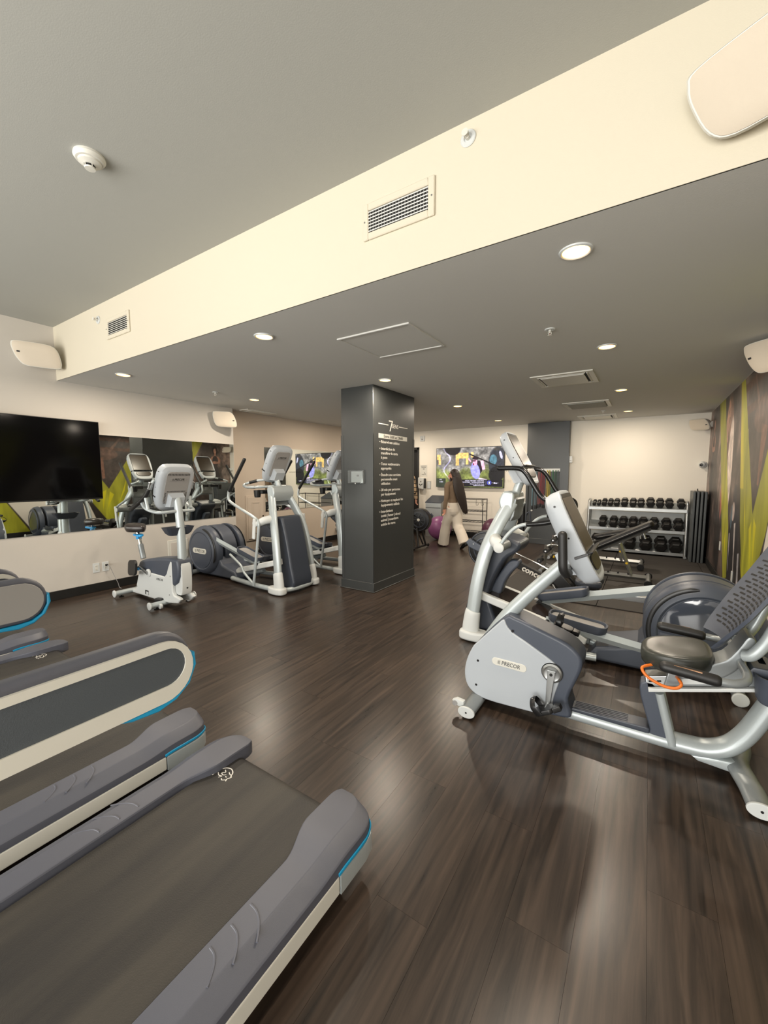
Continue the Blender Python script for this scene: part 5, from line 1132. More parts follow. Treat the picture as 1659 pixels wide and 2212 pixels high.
for s in (-1, 1):
    MB().tube([(-4.195, UY + s * 0.03, 1.065), (-4.205, UY + s * 0.14, 1.060), (-4.26, UY + s * 0.205, 1.062), (-4.36, UY + s * 0.235, 1.085), (-4.43, UY + s * 0.24, 1.115), (-4.465, UY + s * 0.24, 1.150)], 0.0175, 14, 6, rnd=True).build('handlebar', M_SILVER, t)
    MB().tube([(-4.70, UY + s * 0.245, 1.075), (-4.60, UY + s * 0.25, 1.115), (-4.47, UY + s * 0.25, 1.175), (-4.385, UY + s * 0.245, 1.225), (-4.335, UY + s * 0.235, 1.29)], 0.022, 14, 5, rnd=True).build('bullhorn_grip', M_GRIP, t)
    g = MB().tube([(-4.345, UY + s * 0.237, 1.275), (-4.305, UY + s * 0.225, 1.345), (-4.285, UY + s * 0.205, 1.385)], 0.0165, 14, 6, rnd=True).build('upper_bar', M_SILVER, t)
    MB().tube([(-4.385, UY + s * 0.245, 1.225), (-4.36, UY + s * 0.236, 1.09)], 0.016, 12).build('bar_riser', M_SILVER, g)
    MB().box((-4.312, UY + s * 0.226, 1.335), (0.030, 0.044, 0.085), 0.006, rot=(0, 0.5, 0)).build('contact_plate', M_ALU, g)
for nm, x, ya in (('rear_crossbar', -5.215, 0.235), ('front_crossbar', -4.40, 0.25)):
    c = MB().tube([(x, UY - ya, 0.050), (x, UY + ya, 0.050)], 0.036, 18, ry=0.030).build(nm, M_SILVER, t)
    for s in (-1, 1):
        MB().lathe([(0.042, 0), (0.042, 0.010), (0.034, 0.014), (0.001, 0.014)], (x, UY + s * ya, 0.050), (0, s, 0), 20).build('end_cap', M_WHITE, c)
        MB().lathe([(0.026, 0), (0.028, 0.008), (0.008, 0.012), (0.008, 0.03)], (x, UY + s * (ya - 0.07), 0), (0, 0, 1), 16).build('rubber_foot', M_BLACK, c)
    if nm[0] == 'f':
        for s in (-1, 1): MB().lathe([(0.026, -0.012), (0.028, -0.008), (0.028, 0.008), (0.026, 0.012)], (x + 0.045, UY + s * (ya - 0.09), 0.034), (0, 1, 0), 18).build('transport_wheel', M_WHITE, c)
MB().prism([(-5.24, 0.03), (-5.24, 0.07), (-5.0, 0.09), (-4.3, 0.085), (-4.38, 0.03)], 'y', UY - 0.05, UY + 0.05, 0.01).build('base_frame', M_WHITE, t)
MB().box((-4.455, UY - 0.115, 0.075), (0.10, 0.06, 0.045), 0.012, rot=(0, 0, 0.3)).build('adapter_box', M_BLACK, t)

# ================================================================== WEIGHTS CORNER
t = thing('dumbbell_rack', 'three-tier grey metal dumbbell rack against the far wall', 'rack', (-0.18, 8.75, 0), 0, None, True)
SH = [(0.945, 0.845), (0.575, 0.47), (0.195, 0.085)]    # height at the back and at the front lip of each tier
for x in (-0.935, 0.582):
    b = MB().tube([(x, 8.60, 0.02), (x, 8.62, 0.45), (x, 8.68, 0.90), (x, 8.78, 0.97), (x, 8.88, 0.965)], 0.024, 14, 4); b.build('side_post', M_ALU, t)
    b = MB().tube([(x, 8.55, 0.03), (x, 8.95, 0.03)], 0.024, 12); b.tube([(x, 8.90, 0.03), (x, 8.90, 0.93)], 0.022, 12); b.build('side_foot', M_ALU, t)
    for y in (8.55, 8.93): MB().lathe([(0.035, 0.0), (0.03, 0.014), (0.02, 0.02)], (x, y, 0.0), (0, 0, 1), 14).build('rubber_foot', M_BLACK, t)
for zb, zf in SH:
    sp = MB().prism([(8.62, zf), (8.90, zb), (8.90, zb - 0.02), (8.62, zf - 0.02)], 'x', -0.93, 0.577, 0.003).build('shelf', M_SILVER2, t)
    MB().box((-0.1765, 8.612, zf - 0.021), (1.507, 0.012, 0.055), 0.003, 1).build('shelf_lip', M_ALU, sp)
MB().box((-0.1765, 8.905, 0.66), (1.49, 0.006, 0.20)).box((-0.1765, 8.905, 0.28), (1.49, 0.006, 0.18)).build('back_panel', M_WHITE, t)
DB = {}
def dumbbell(label, x, row, r, L=0.24, tilt=None, y=8.745, grp=None):
    zb, zf = SH[row]; a = math.atan2(zb - zf, 0.28); zc = zf + (zb - zf) * (y - 8.62) / 0.28 + r * 0.90 / math.cos(a)
    t = thing('dumbbell', label, 'dumbbell', (x, y, zc), 0, grp); t.rotation_euler = (a, 0, random.uniform(-0.015, 0.015))
    k = (round(r, 3), L)
    if k not in DB:
        hw = 0.060 + (r - 0.04) * 0.55; parts = []
        for s in (-1, 1):
            hx = [(math.cos(PI / 6 + q * PI / 3 + PI / 6 * 0), math.sin(PI / 6 + q * PI / 3)) for q in range(6)]
            hx = [(math.cos(q * PI / 3), math.sin(q * PI / 3)) for q in range(6)]
            y0 = s * (L / 2 - hw); y1 = s * L / 2
            b = MB().loft([[(p[0] * r * kk, yy, p[1] * r * kk) for p in hx] for yy, kk in ((y0, 0.80), (y0 + s * 0.012, 1.0), (y1 - s * 0.014, 1.0), (y1, 0.78))])
            h = b.build('dumbbell_head', M_DUMB, t, ang=25); parts.append(h)
            MB().prism([(-r * 0.42, r * 0.22), (r * 0.42, r * 0.22), (r * 0.28, r * 0.52), (-r * 0.28, r * 0.52)], 'y', min(y1, y1 + s * 0.001), max(y1, y1 + s * 0.001)).build('weight_mark', mat('raised rubber', (48, 47, 47), 0.5), h)
        hd = MB().tube([(0, -L / 2 + hw, 0), (0, 0, 0), (0, L / 2 - hw, 0)], [0.015, 0.0175, 0.015], 14, 3).build('handle', M_CHROME, t); parts.append(hd)
        DB[k] = t
    else:
        for ch in DB[k].children:
            c = ch.copy(); COL.objects.link(c); c.parent = t
            for g in ch.children: d = g.copy(); COL.objects.link(d); d.parent = c
TOP = [-0.848, -0.773, -0.682, -0.58, -0.477, -0.354, -0.218, -0.097, 0.047, 0.191, 0.326, 0.494]
RT = [0.035, 0.035, 0.049, 0.049, 0.052, 0.060, 0.059, 0.059, 0.068, 0.064, 0.064, 0.062]
ORD = ['first', 'second', 'third', 'fourth', 'fifth', 'sixth', 'seventh', 'eighth', 'ninth', 'tenth', 'eleventh', 'twelfth']
for i, (x, r) in enumerate(zip(TOP, RT)): dumbbell('black hex dumbbell, %s from the left on the rack\'s top shelf' % ORD[i], x, 0, r, 0.20 + (r - 0.04) * 1.2, grp='dumbbells on the top shelf')
MID = [-0.692, -0.515, -0.359, -0.201, -0.047, 0.119, 0.300, 0.474]
for i, x in enumerate(MID): dumbbell('larger black hex dumbbell, %s from the left on the middle shelf' % ORD[i], x, 1, 0.0725 + 0.0008 * i, 0.28, y=8.715, grp='dumbbells on the middle shelf')
BOT = [-0.80, -0.615, -0.24, 0.01, 0.235, 0.450]
for i, x in enumerate(BOT): dumbbell('biggest black hex dumbbell, %s from the left on the bottom shelf' % ORD[i], x, 2, (0.088, 0.088, 0.098, 0.100, 0.102, 0.102)[i], 0.29, y=8.715, grp='dumbbells on the bottom shelf')

# folded grey mats leaning in the corner
for i, (x, lab) in enumerate(((0.640, 'leftmost of the tall grey folded mats beside the rack'), (0.690, 'second of the tall grey folded mats from the rack'), (0.740, 'third of the tall grey folded mats from the rack'), (0.790, 'rightmost tall grey folded mat, against the mural wall'))):
    t = thing('gym_mat', lab, 'mat', (x, 8.60, 0.009), 0, 'folded mats in the corner')
    o = [(-0.018, 0), (0.018, 0), (0.018, 1.165), (-0.018, 1.165)]
    b = MB().prism(o, 'y', -0.30, 0.30, 0.010, 3)
    m = Matrix.Identity(4); b.xf(m).build('mat_pad', mat('grey mat vinyl', (74, 78, 80), 0.4, bump=(90, 0.25)), t)
    for z in (0.39, 0.78): MB().box((0, 0, z), (0.0372, 0.598, 0.004)).xf(m).build('mat_seam', M_BLACKM, t)
    if i == 1: MB().tube([(-0.008, -0.25, 1.16), (-0.012, -0.2, 1.20), (0.0, -0.1, 1.205), (0.008, -0.05, 1.165)], 0.006, 8, 5).xf(m).build('mat_loop', M_BLACK, t)

# adjustable benches with foam rollers
def bench(label, loc, ang, L):
    t = thing('weight_bench', label, 'bench', loc, 0, 'adjustable weight benches')
    fr = MB().tube([(-0.76, 0, 0.075), (0.55, 0, 0.075)], 0.030, 4, ry=0.036).build('base_beam', M_ALU, t)
    for k in range(5): MB().box((-0.15 + 0.12 * k, 0, 0.113), (0.02, 0.05, 0.022), 0.003).build('ladder_stop', M_BLACKM, fr)
    MB().tube([(-0.76, -0.23, 0.05), (-0.76, 0.23, 0.05)], 0.028, 12).build('front_crossbar', M_ALU, t)
    rc = MB().tube([(0.56, -0.26, 0.06), (0.56, 0.26, 0.06)], 0.030, 14).build('rear_crossbar', M_ALU, t)
    for s in (-1, 1): MB().lathe([(0.046, -0.022), (0.048, 0), (0.046, 0.022)], (0.56, s * 0.255, 0.048), (0, 1, 0), 20).build('rubber_wheel', M_BLACK, rc)
    MB().tube([(-0.75, 0, 0.08), (-0.73, 0, 0.40)], 0.026, 4, ry=0.026).build('front_post', M_ALU, t)
    for z, x in ((0.34, -0.70), (0.19, -0.78)):
        b = MB().tube([(x, -0.21, z), (x, 0.21, z)], 0.012, 10).build('roller_bar', M_CHROME, t)
        for s in (-1, 1): MB().tube([(x, s * 0.07, z), (x, s * 0.20, z)], 0.036, 18).build('foam_roller', M_GRIP, b)
    MB().tube([(-0.73, 0, 0.38), (-0.60, 0, 0.415), (-0.40, 0, 0.36)], 0.018, 10, 4).build('seat_arm', M_CHROME, t)
    MB().box((-0.62, 0.0, 0.235), (0.02, 0.05, 0.03), 0.004).build('yellow_tag', M_YELLOW, t)
    MB().tube([(-0.15, 0, 0.09), (-0.12, 0, 0.36)], 0.030, 4, ry=0.030).build('centre_post', M_ALU, t)
    MB().prism(rrect(0.32, 0.26, 0.04), 'z', 0.0, 0.06, 0.018, 3).xf(Matrix.Translation((-0.36, 0, 0.37)) @ Matrix.Rotation(0.08, 4, 'Y')).build('seat_pad', M_VINYL, t)
    m = Matrix.Translation((-0.09, 0, 0.375)) @ Matrix.Rotation(-ang, 4, 'Y')
    bp = MB().prism(rrect(L, 0.27, 0.05), 'z', 0.02, 0.085, 0.022, 4).xf(m @ Matrix.Translation((L / 2, 0, 0))).build('back_pad', M_VINYL, t)
    MB().tube([m @ Vector((L * 0.5, -0.1365, 0.052 - 0.0)), m @ Vector((0.06, -0.1365, 0.052))], 0.003, 6).tube([m @ Vector((L * 0.5, -0.1365, 0.052)), m @ Vector((L - 0.06, -0.1365, 0.052))], 0.003, 6).build('pad_piping', M_GREY, bp)
    for s in (-1, 1): MB().tube([m @ Vector((0.0, s * 0.07, 0.0)), m @ Vector((L * 0.92, s * 0.07, 0.0))], 0.017, 4, ry=0.022).build('pad_rail', M_ALU, t)
    p = m @ Vector((L * 0.42, 0, -0.01)); q = Vector((0.36 if ang > 0.4 else 0.30, 0, 0.11))
    for s in (-1, 1):
        st = MB().tube([p + Vector((0, s * 0.05, 0)), q + Vector((0, s * 0.05, 0))], 0.012, 4, ry=0.020, up=(0.6, 0, 0.8)).build('brace_strut', M_WHITE if False else M_ALU, t)
        c = (p * 0.35 + q * 0.65); MB().box((c.x, s * 0.064, c.z), (0.028, 0.004, 0.028), 0.001, 1, rot=(0, 0.4, 0)).build('yellow_tag', M_YELLOW, st)
    MB().lathe([(0.022, -0.07), (0.022, 0.07)], p, (0, 1, 0), 16).build('pivot_bolt', M_CHROME, t)
    MB().tube([m @ Vector((L * 0.80, 0, -0.01)), m @ Vector((L * 0.78, 0, -0.10))], 0.016, 12).build('pull_pin', M_ALU, t)
bench('adjustable bench nearer the camera, back pad raised higher', (-0.50, 6.33, 0.009), 0.52, 0.80)
bench('adjustable bench farther back, back pad raised only slightly', (-0.60, 7.42, 0.009), 0.28, 0.80)

# rowing machines: local x runs from the flywheel to the rear foot
def rower(label, loc, rz):
    t = thing('rowing_machine', label, 'rowing machine', loc, rz, 'rowing machines')
    zc = 0.575
    fl = MB().lathe([(0.05, -0.075), (0.185, -0.075), (0.222, -0.055), (0.225, -0.03), (0.225, 0.03), (0.222, 0.055), (0.185, 0.075), (0.05, 0.075)], (0, 0, zc), (0, 1, 0), 48).build('flywheel_housing', M_BLACK, t)
    for s in (-1, 1):
        b = MB().tube([(0.205 * math.cos(a), s * 0.066, zc + 0.205 * math.sin(a)) for a in np.linspace(0, 2 * PI, 40, endpoint=False)], 0.008, 8, closed=True); b.build('housing_rim', M_SLATE2, fl)
        MB().lathe([(0.145, 0.074), (0.148, 0.082), (0.135, 0.084), (0.130, 0.076)], (0, 0, zc), (0, s, 0), 40, cap=False).build('fan_ring', M_SLATE2, fl)
        b = MB()
        for k in range(10): a = 2 * PI * k / 10; b.tube([(0.03 * math.cos(a), s * 0.079, zc + 0.03 * math.sin(a)), (0.135 * math.cos(a), s * 0.079, zc + 0.135 * math.sin(a))], 0.004, 6)
        b.build('fan_guard', M_SLATE2, fl, kind='stuff')
        MB().lathe([(0.030, 0.076), (0.028, 0.086), (0.016, 0.088), (0.014, 0.092), (0.001, 0.092)], (0, 0, zc), (0, s, 0), 20).build('fan_hub', M_OFFW, fl)
        MB().tube([(0.03, s * 0.085, 0.42), (-0.045, s * 0.15, 0.06)], 0.020, 12).build('front_leg', M_BLACK, t)
        MB().tube([(0.17, s * 0.06, 0.50), (0.02, s * 0.16, 0.06)], 0.016, 12).build('brace_leg', M_BLACK, t)
        MB().box((0.86, s * 0.11, 0.30), (0.14, 0.12, 0.20), 0.02, rot=(0, -0.75, 0)).build('footplate', M_BLACK, t)
        MB().tube([(0.75, s * 0.065, 0.27), (0.80, s * 0.10, 0.22), (0.86, s * 0.10, 0.215)], 0.013, 10, 3).build('footrest_bracket', M_ALU, t)
    c = MB().tube([(-0.02, -0.30, 0.045), (-0.02, 0.30, 0.045)], 0.020, 12).build('front_foot', M_BLACK, t)
    for s in (-1, 1): MB().ball((-0.02, s * 0.30, 0.04), (0.032, 0.028, 0.034), 14, 8).build('caster', M_BLACK, c)
    MB().prism([(-0.225, 0.655), (-0.185, 0.70), (0.05, 0.585), (0.02, 0.52), (-0.19, 0.60)], 'y', -0.135, -0.085, 0.012).build('chain_housing', M_SLATE, t); MB().lathe([(0.006, 0), (0.005, -0.003)], (-0.13, -0.135, 0.64), (0, 1, 0), 10).build('housing_bolt', M_WHITE, t)
    bm = MB().prism([(0.14, 0.560), (0.86, 0.268), (0.83, 0.195), (0.12, 0.487)], 'y', -0.035, 0.035, 0.008).build('main_beam', M_BLACKM, t)
    for s in (-1, 1):
        ax = Vector((0.72, 0, -0.292)).normalized()
        m = frame((0.58, s * 0.0356, 0.342), ax * (1 if s < 0 else -1), Vector((0.292, 0, 0.72)) * (1)); 
        MB().text('concept', 0.092, m @ Matrix.Translation((-0.03, -0.004, 0)), 0.0006, bold=0.003).text('2', 0.092, m @ Matrix.Translation((0.205, -0.004, 0)), 0.0006, bold=0.003).build('beam_lettering', M_INKW, bm)
        MB().prism([(-0.30, -0.030), (-0.255, -0.030), (-0.265, 0.0), (-0.255, 0.030), (-0.30, 0.030), (-0.29, 0.0)], 'z', 0, 0.0008).xf(m).build('beam_mark', M_YELLOW, bm)
    MB().tube([(0.10, 0, 0.655), (0.16, 0, 0.63), (0.68, 0, 0.415), (0.70, 0, 0.385), (0.66, 0, 0.35)], 0.009, 10, 4).build('handle_rest', M_CHROME, t)
    hd = MB().tube([(0.115, -0.22, 0.64), (0.10, 0, 0.665), (0.115, 0.22, 0.64)], 0.016, 12, 5, rnd=True).build('rowing_handle', M_GRIP, t)
    MB().box((1.55, 0, 0.228), (1.50, 0.075, 0.060), 0.006).build('monorail', M_ALU, t)
    st = MB().prism(spline2([(-0.12, -0.15), (0.03, -0.165), (0.12, -0.12), (0.09, 0.0), (0.12, 0.12), (0.03, 0.165), (-0.12, 0.15)], 4), 'z', 0.0, 0.065, 0.022, 3).xf(Matrix.Translation((1.10, 0, 0.305))).build('seat', M_SLATE2, t)
    MB().box((1.10, 0, 0.285), (0.18, 0.10, 0.05), 0.008).build('seat_carriage', M_BLACK, t)
    c = MB().tube([(2.20, 0, 0.22), (2.24, 0, 0.05)], 0.022, 12).build('rear_leg', M_BLACK, t); MB().tube([(2.24, -0.20, 0.03), (2.24, 0.20, 0.03)], 0.020, 12).build('rear_foot', M_BLACK, c)
rower('rowing machine behind the column, its round flywheel facing the room', (-3.715, 7.02, 0), PI)
rower('rowing machine beyond the right elliptical, lettered along its dark beam', (-1.56, 4.66, 0), 0)

# exercise balls
for lab, x, y, r, m in (('pinkish purple exercise ball on the floor behind the walking woman', -3.88, 8.26, 0.265, M_BALL), ('dark plum exercise ball between wire rack and pilaster', -2.76, 8.60, 0.255, M_BALLD)):
    b = MB(); rings = []
    for j in range(0, 41):
        a = -PI / 2 + PI * j / 40; rr = r * math.cos(a) * (1 + 0.006 * (j % 4 == 0)); rings.append([(max(rr, 1e-4) * math.cos(q), max(rr, 1e-4) * math.sin(q), r * math.sin(a)) for q in np.linspace(0, 2 * PI, 40, endpoint=False)])
    t = thing('exercise_ball', lab, 'ball', (x, y, r)); b.loft(rings).build('ball_shell', m, t, ang=80); MB().lathe([(0.012, 0), (0.010, 0.004)], (0, 0, r - 0.002), (0, 0, 1), 14).build('valve_plug', M_WHITE, t)
    t.rotation_euler = (0.9, 0.3, 0.4)
# black wire rack under the television
t = thing('wire_shelf', 'black wire shelving unit under the far television', 'shelf', (-3.42, 8.80, 0))
for x in (-0.42, 0.38):
    for y in (-0.13, 0.15): MB().tube([(x, y, 0.0), (x, y, 0.915)], 0.009, 8).build('post', M_BLACKM, t)
for z in (0.16, 0.395, 0.635, 0.905):
    b = MB().tube([(-0.42, -0.13, z), (0.38, -0.13, z), (0.38, 0.15, z), (-0.42, 0.15, z)], 0.007, 6, closed=True)
    if z < 0.9:
        for k in range(9): b.tube([(-0.42 + 0.08 * (k + 1), -0.13, z), (-0.42 + 0.08 * (k + 1), 0.15, z)], 0.003, 5)
        b.tube([(-0.42, -0.13, z + 0.045), (0.38, -0.13, z + 0.045)], 0.004, 5)
    b.build('wire_tier', M_BLACKM, t)
for k in (-0.02, 0.10): MB().tube([(0.25 + k, -0.13, 0.90), (0.25 + k, -0.14, 0.80), (0.27 + k, -0.15, 0.775), (0.30 + k, -0.15, 0.79), (0.305 + k, -0.15, 0.82)], 0.004, 6, 4).build('hook', M_BLACKM, t)
# stainless bin with sloping lid behind the rower
t = thing('towel_bin', 'stainless bin with a dark sloping lid against the far wall', 'bin', (-4.20, 8.72, 0))
MB().prism([(-0.15, 0.0), (0.20, 0.0), (0.20, 0.93), (-0.15, 0.79)], 'x', -0.20, 0.20, 0.006).build('bin_body', M_ALU, t)
MB().prism([(-0.165, 0.792), (0.205, 0.940), (0.205, 0.955), (-0.165, 0.807)], 'x', -0.208, 0.208, 0.003).build('bin_lid', M_SLATE2, t); MB().box((0, -0.152, 0.68), (0.38, 0.006, 0.012)).build('bin_seam', M_BLACKM, t)
# stainless wipe stand and black cabinet left of the pilaster
t = thing('wipe_dispenser', 'slim stainless wipe dispenser stand beside the far pilaster', 'dispenser', (-2.31, 8.60, 0))
MB().lathe([(0.13, 0), (0.13, 0.015), (0.04, 0.03)], (0, 0, 0), (0, 0, 1), 28).build('stand_base', M_STEEL, t); MB().lathe([(0.030, 0.02), (0.030, 0.46)], (0, 0, 0), (0, 0, 1), 18).build('stand_column', M_STEEL, t)
MB().lathe([(0.05, 0.44), (0.058, 0.46), (0.058, 0.60), (0.045, 0.62)], (0, 0, 0), (0, 0, 1), 24).build('wipe_canister', M_OFFW, t); MB().lathe([(0.03, 0.60), (0.045, 0.65), (0.02, 0.72)], (0, 0, 0), (0, 0, 1), 20).build('canister_top', M_CHROME, t)
t = thing('black_cabinet', 'narrow tall black cabinet squeezed beside the pilaster', 'cabinet', (-2.26, 8.90, 0))
MB().box((0, 0, 0.435), (0.13, 0.16, 0.87), 0.006).build('cabinet_body', M_BLACKM, t); MB().box((0, -0.083, 0.44), (0.11, 0.008, 0.80), 0.003).build('cabinet_door', M_BLACK, t)
# band rail on the pilaster with hanging tubes
t = thing('band_rail', 'white hook rail on the pilaster holding exercise bands', 'rail', (-1.76, 8.855, 1.50))
MB().box((0, -0.006, 0.045), (0.50, 0.012, 0.06), 0.003).build('rail_plate', M_WHITE, t)
BX = [-1.962, -1.905, -1.858, -1.812, -1.741, -1.699, -1.637, -1.582, -1.541]
for x in BX: MB().tube([(x + 0.76, -0.010, 0.03), (x + 0.76, -0.05, 0.025), (x + 0.76, -0.055, 0.045)], 0.004, 6, 3).build('hook', M_BLACK, t)
BC = [('grey blue', (104, 128, 140), 0.78), ('faded pink', (150, 84, 84), 0.80), ('bright red', (150, 34, 42), 0.82), ('crimson', (132, 24, 40), 0.80), ('yellow', (200, 176, 60), 0.82), ('olive yellow', (170, 160, 50), 0.80), ('green', (44, 104, 72), 0.84), ('dark green', (30, 74, 50), 0.83), ('dark grey', (70, 84, 88), 0.86)]
for x, (nm, c, zb) in zip(BX, BC):
    t = thing('resistance_band', '%s exercise band hanging from the pilaster hook rail' % nm, 'band', (x, 8.805, zb), 0, 'bands on the pilaster')
    H = 1.525 - zb
    MB().tube([(-0.012, 0, 0.03), (-0.014, 0, H * 0.5), (-0.007, 0, H - 0.012), (0.0, 0, H), (0.007, 0, H - 0.012), (0.014, 0, H * 0.5), (0.012, 0, 0.03)], 0.0045, 8, 5).build('band_tube', mat('band ' + nm, c, 0.45), t)
    for s in (-1, 1): MB().box((s * 0.013, 0, 0.0), (0.020, 0.024, 0.075), 0.006).build('band_handle', M_BLACK, t)
t = thing('resistance_band', 'pale blue cord with white stopper hanging left of the bands', 'band', (-2.035, 8.835, 0.70), 0, 'bands on the pilaster')
MB().tube([(0, 0, 0.08), (0, 0, 0.62)], 0.008, 8).build('band_tube', mat('band pale blue', (120, 156, 170), 0.45), t); MB().box((0, 0, 0.06), (0.026, 0.026, 0.09), 0.008).build('band_handle', M_BLACK, t); MB().ball((0, 0, 0.0), 0.022, 14, 8).build('band_stopper', M_WHITE, t)
t = thing('cable_handle', 'grey pulley handle on a dark cord at the pilaster edge', 'handle', (-2.12, 8.84, 0.45))
MB().tube([(0, 0, 0.15), (0, 0, 0.78)], 0.005, 6).build('cord', M_BLACK, t)
MB().tube([(-0.03, 0, 0.02), (-0.03, 0, 0.15), (0.0, 0, 0.20), (0.05, 0, 0.20), (0.06, 0, 0.02)], 0.012, 10, 3).build('handle_frame', M_SLATE, t); MB().tube([(-0.03, 0, 0.02), (0.06, 0, 0.02)], 0.016, 12).build('hand_grip', M_GRIP, t)

# ================================================================== PEOPLE
def plaid():
    m = mat('plaid shirt', (176, 150, 118), 0.8)
    nt = m.node_tree; N = nt.nodes; L = nt.links; b = N['Principled BSDF']; tc = N.new('ShaderNodeTexCoord'); fac = None
    for ax in ('X', 'Z'):
        wv = N.new('ShaderNodeTexWave'); wv.wave_type = 'BANDS'; wv.bands_direction = ax; wv.inputs['Scale'].default_value = 3.4; L.new(tc.outputs['Object'], wv.inputs['Vector'])
        r = N.new('ShaderNodeValToRGB'); r.color_ramp.elements[0].position = 0.90; r.color_ramp.elements[1].position = 0.95; r.color_ramp.elements[0].color = (1, 1, 1, 1); r.color_ramp.elements[1].color = (0.05, 0.05, 0.05, 1)
        L.new(wv.outputs['Fac'], r.inputs[0])
        mx = N.new('ShaderNodeMix'); mx.data_type = 'RGBA'; mx.blend_type = 'MULTIPLY'; mx.inputs[0].default_value = 1.0
        if fac is None: mx.inputs[6].default_value = lin((184, 158, 126))
        else: L.new(fac, mx.inputs[6])
        L.new(r.outputs[0], mx.inputs[7]); fac = mx.outputs[2]
    L.new(fac, b.inputs['Base Color']); return m
M_SKIN = mat('skin', (206, 148, 124), 0.5); M_HAIR = mat('dark brown hair', (34, 23, 19), 0.52, bump=(160, 0.3)); M_KNIT = mat('brown knit', (124, 104, 84), 0.85, bump=(300, 0.2)); M_TROUSER = mat('cream cotton', (216, 206, 192), 0.85, bump=(14, 0.35)); M_SHOE = mat('black shoe', (20, 20, 20), 0.4); M_SOLE = mat('pale sole', (190, 186, 180), 0.6); M_DARKCLOTH = mat('dark trousers', (34, 32, 34), 0.85)

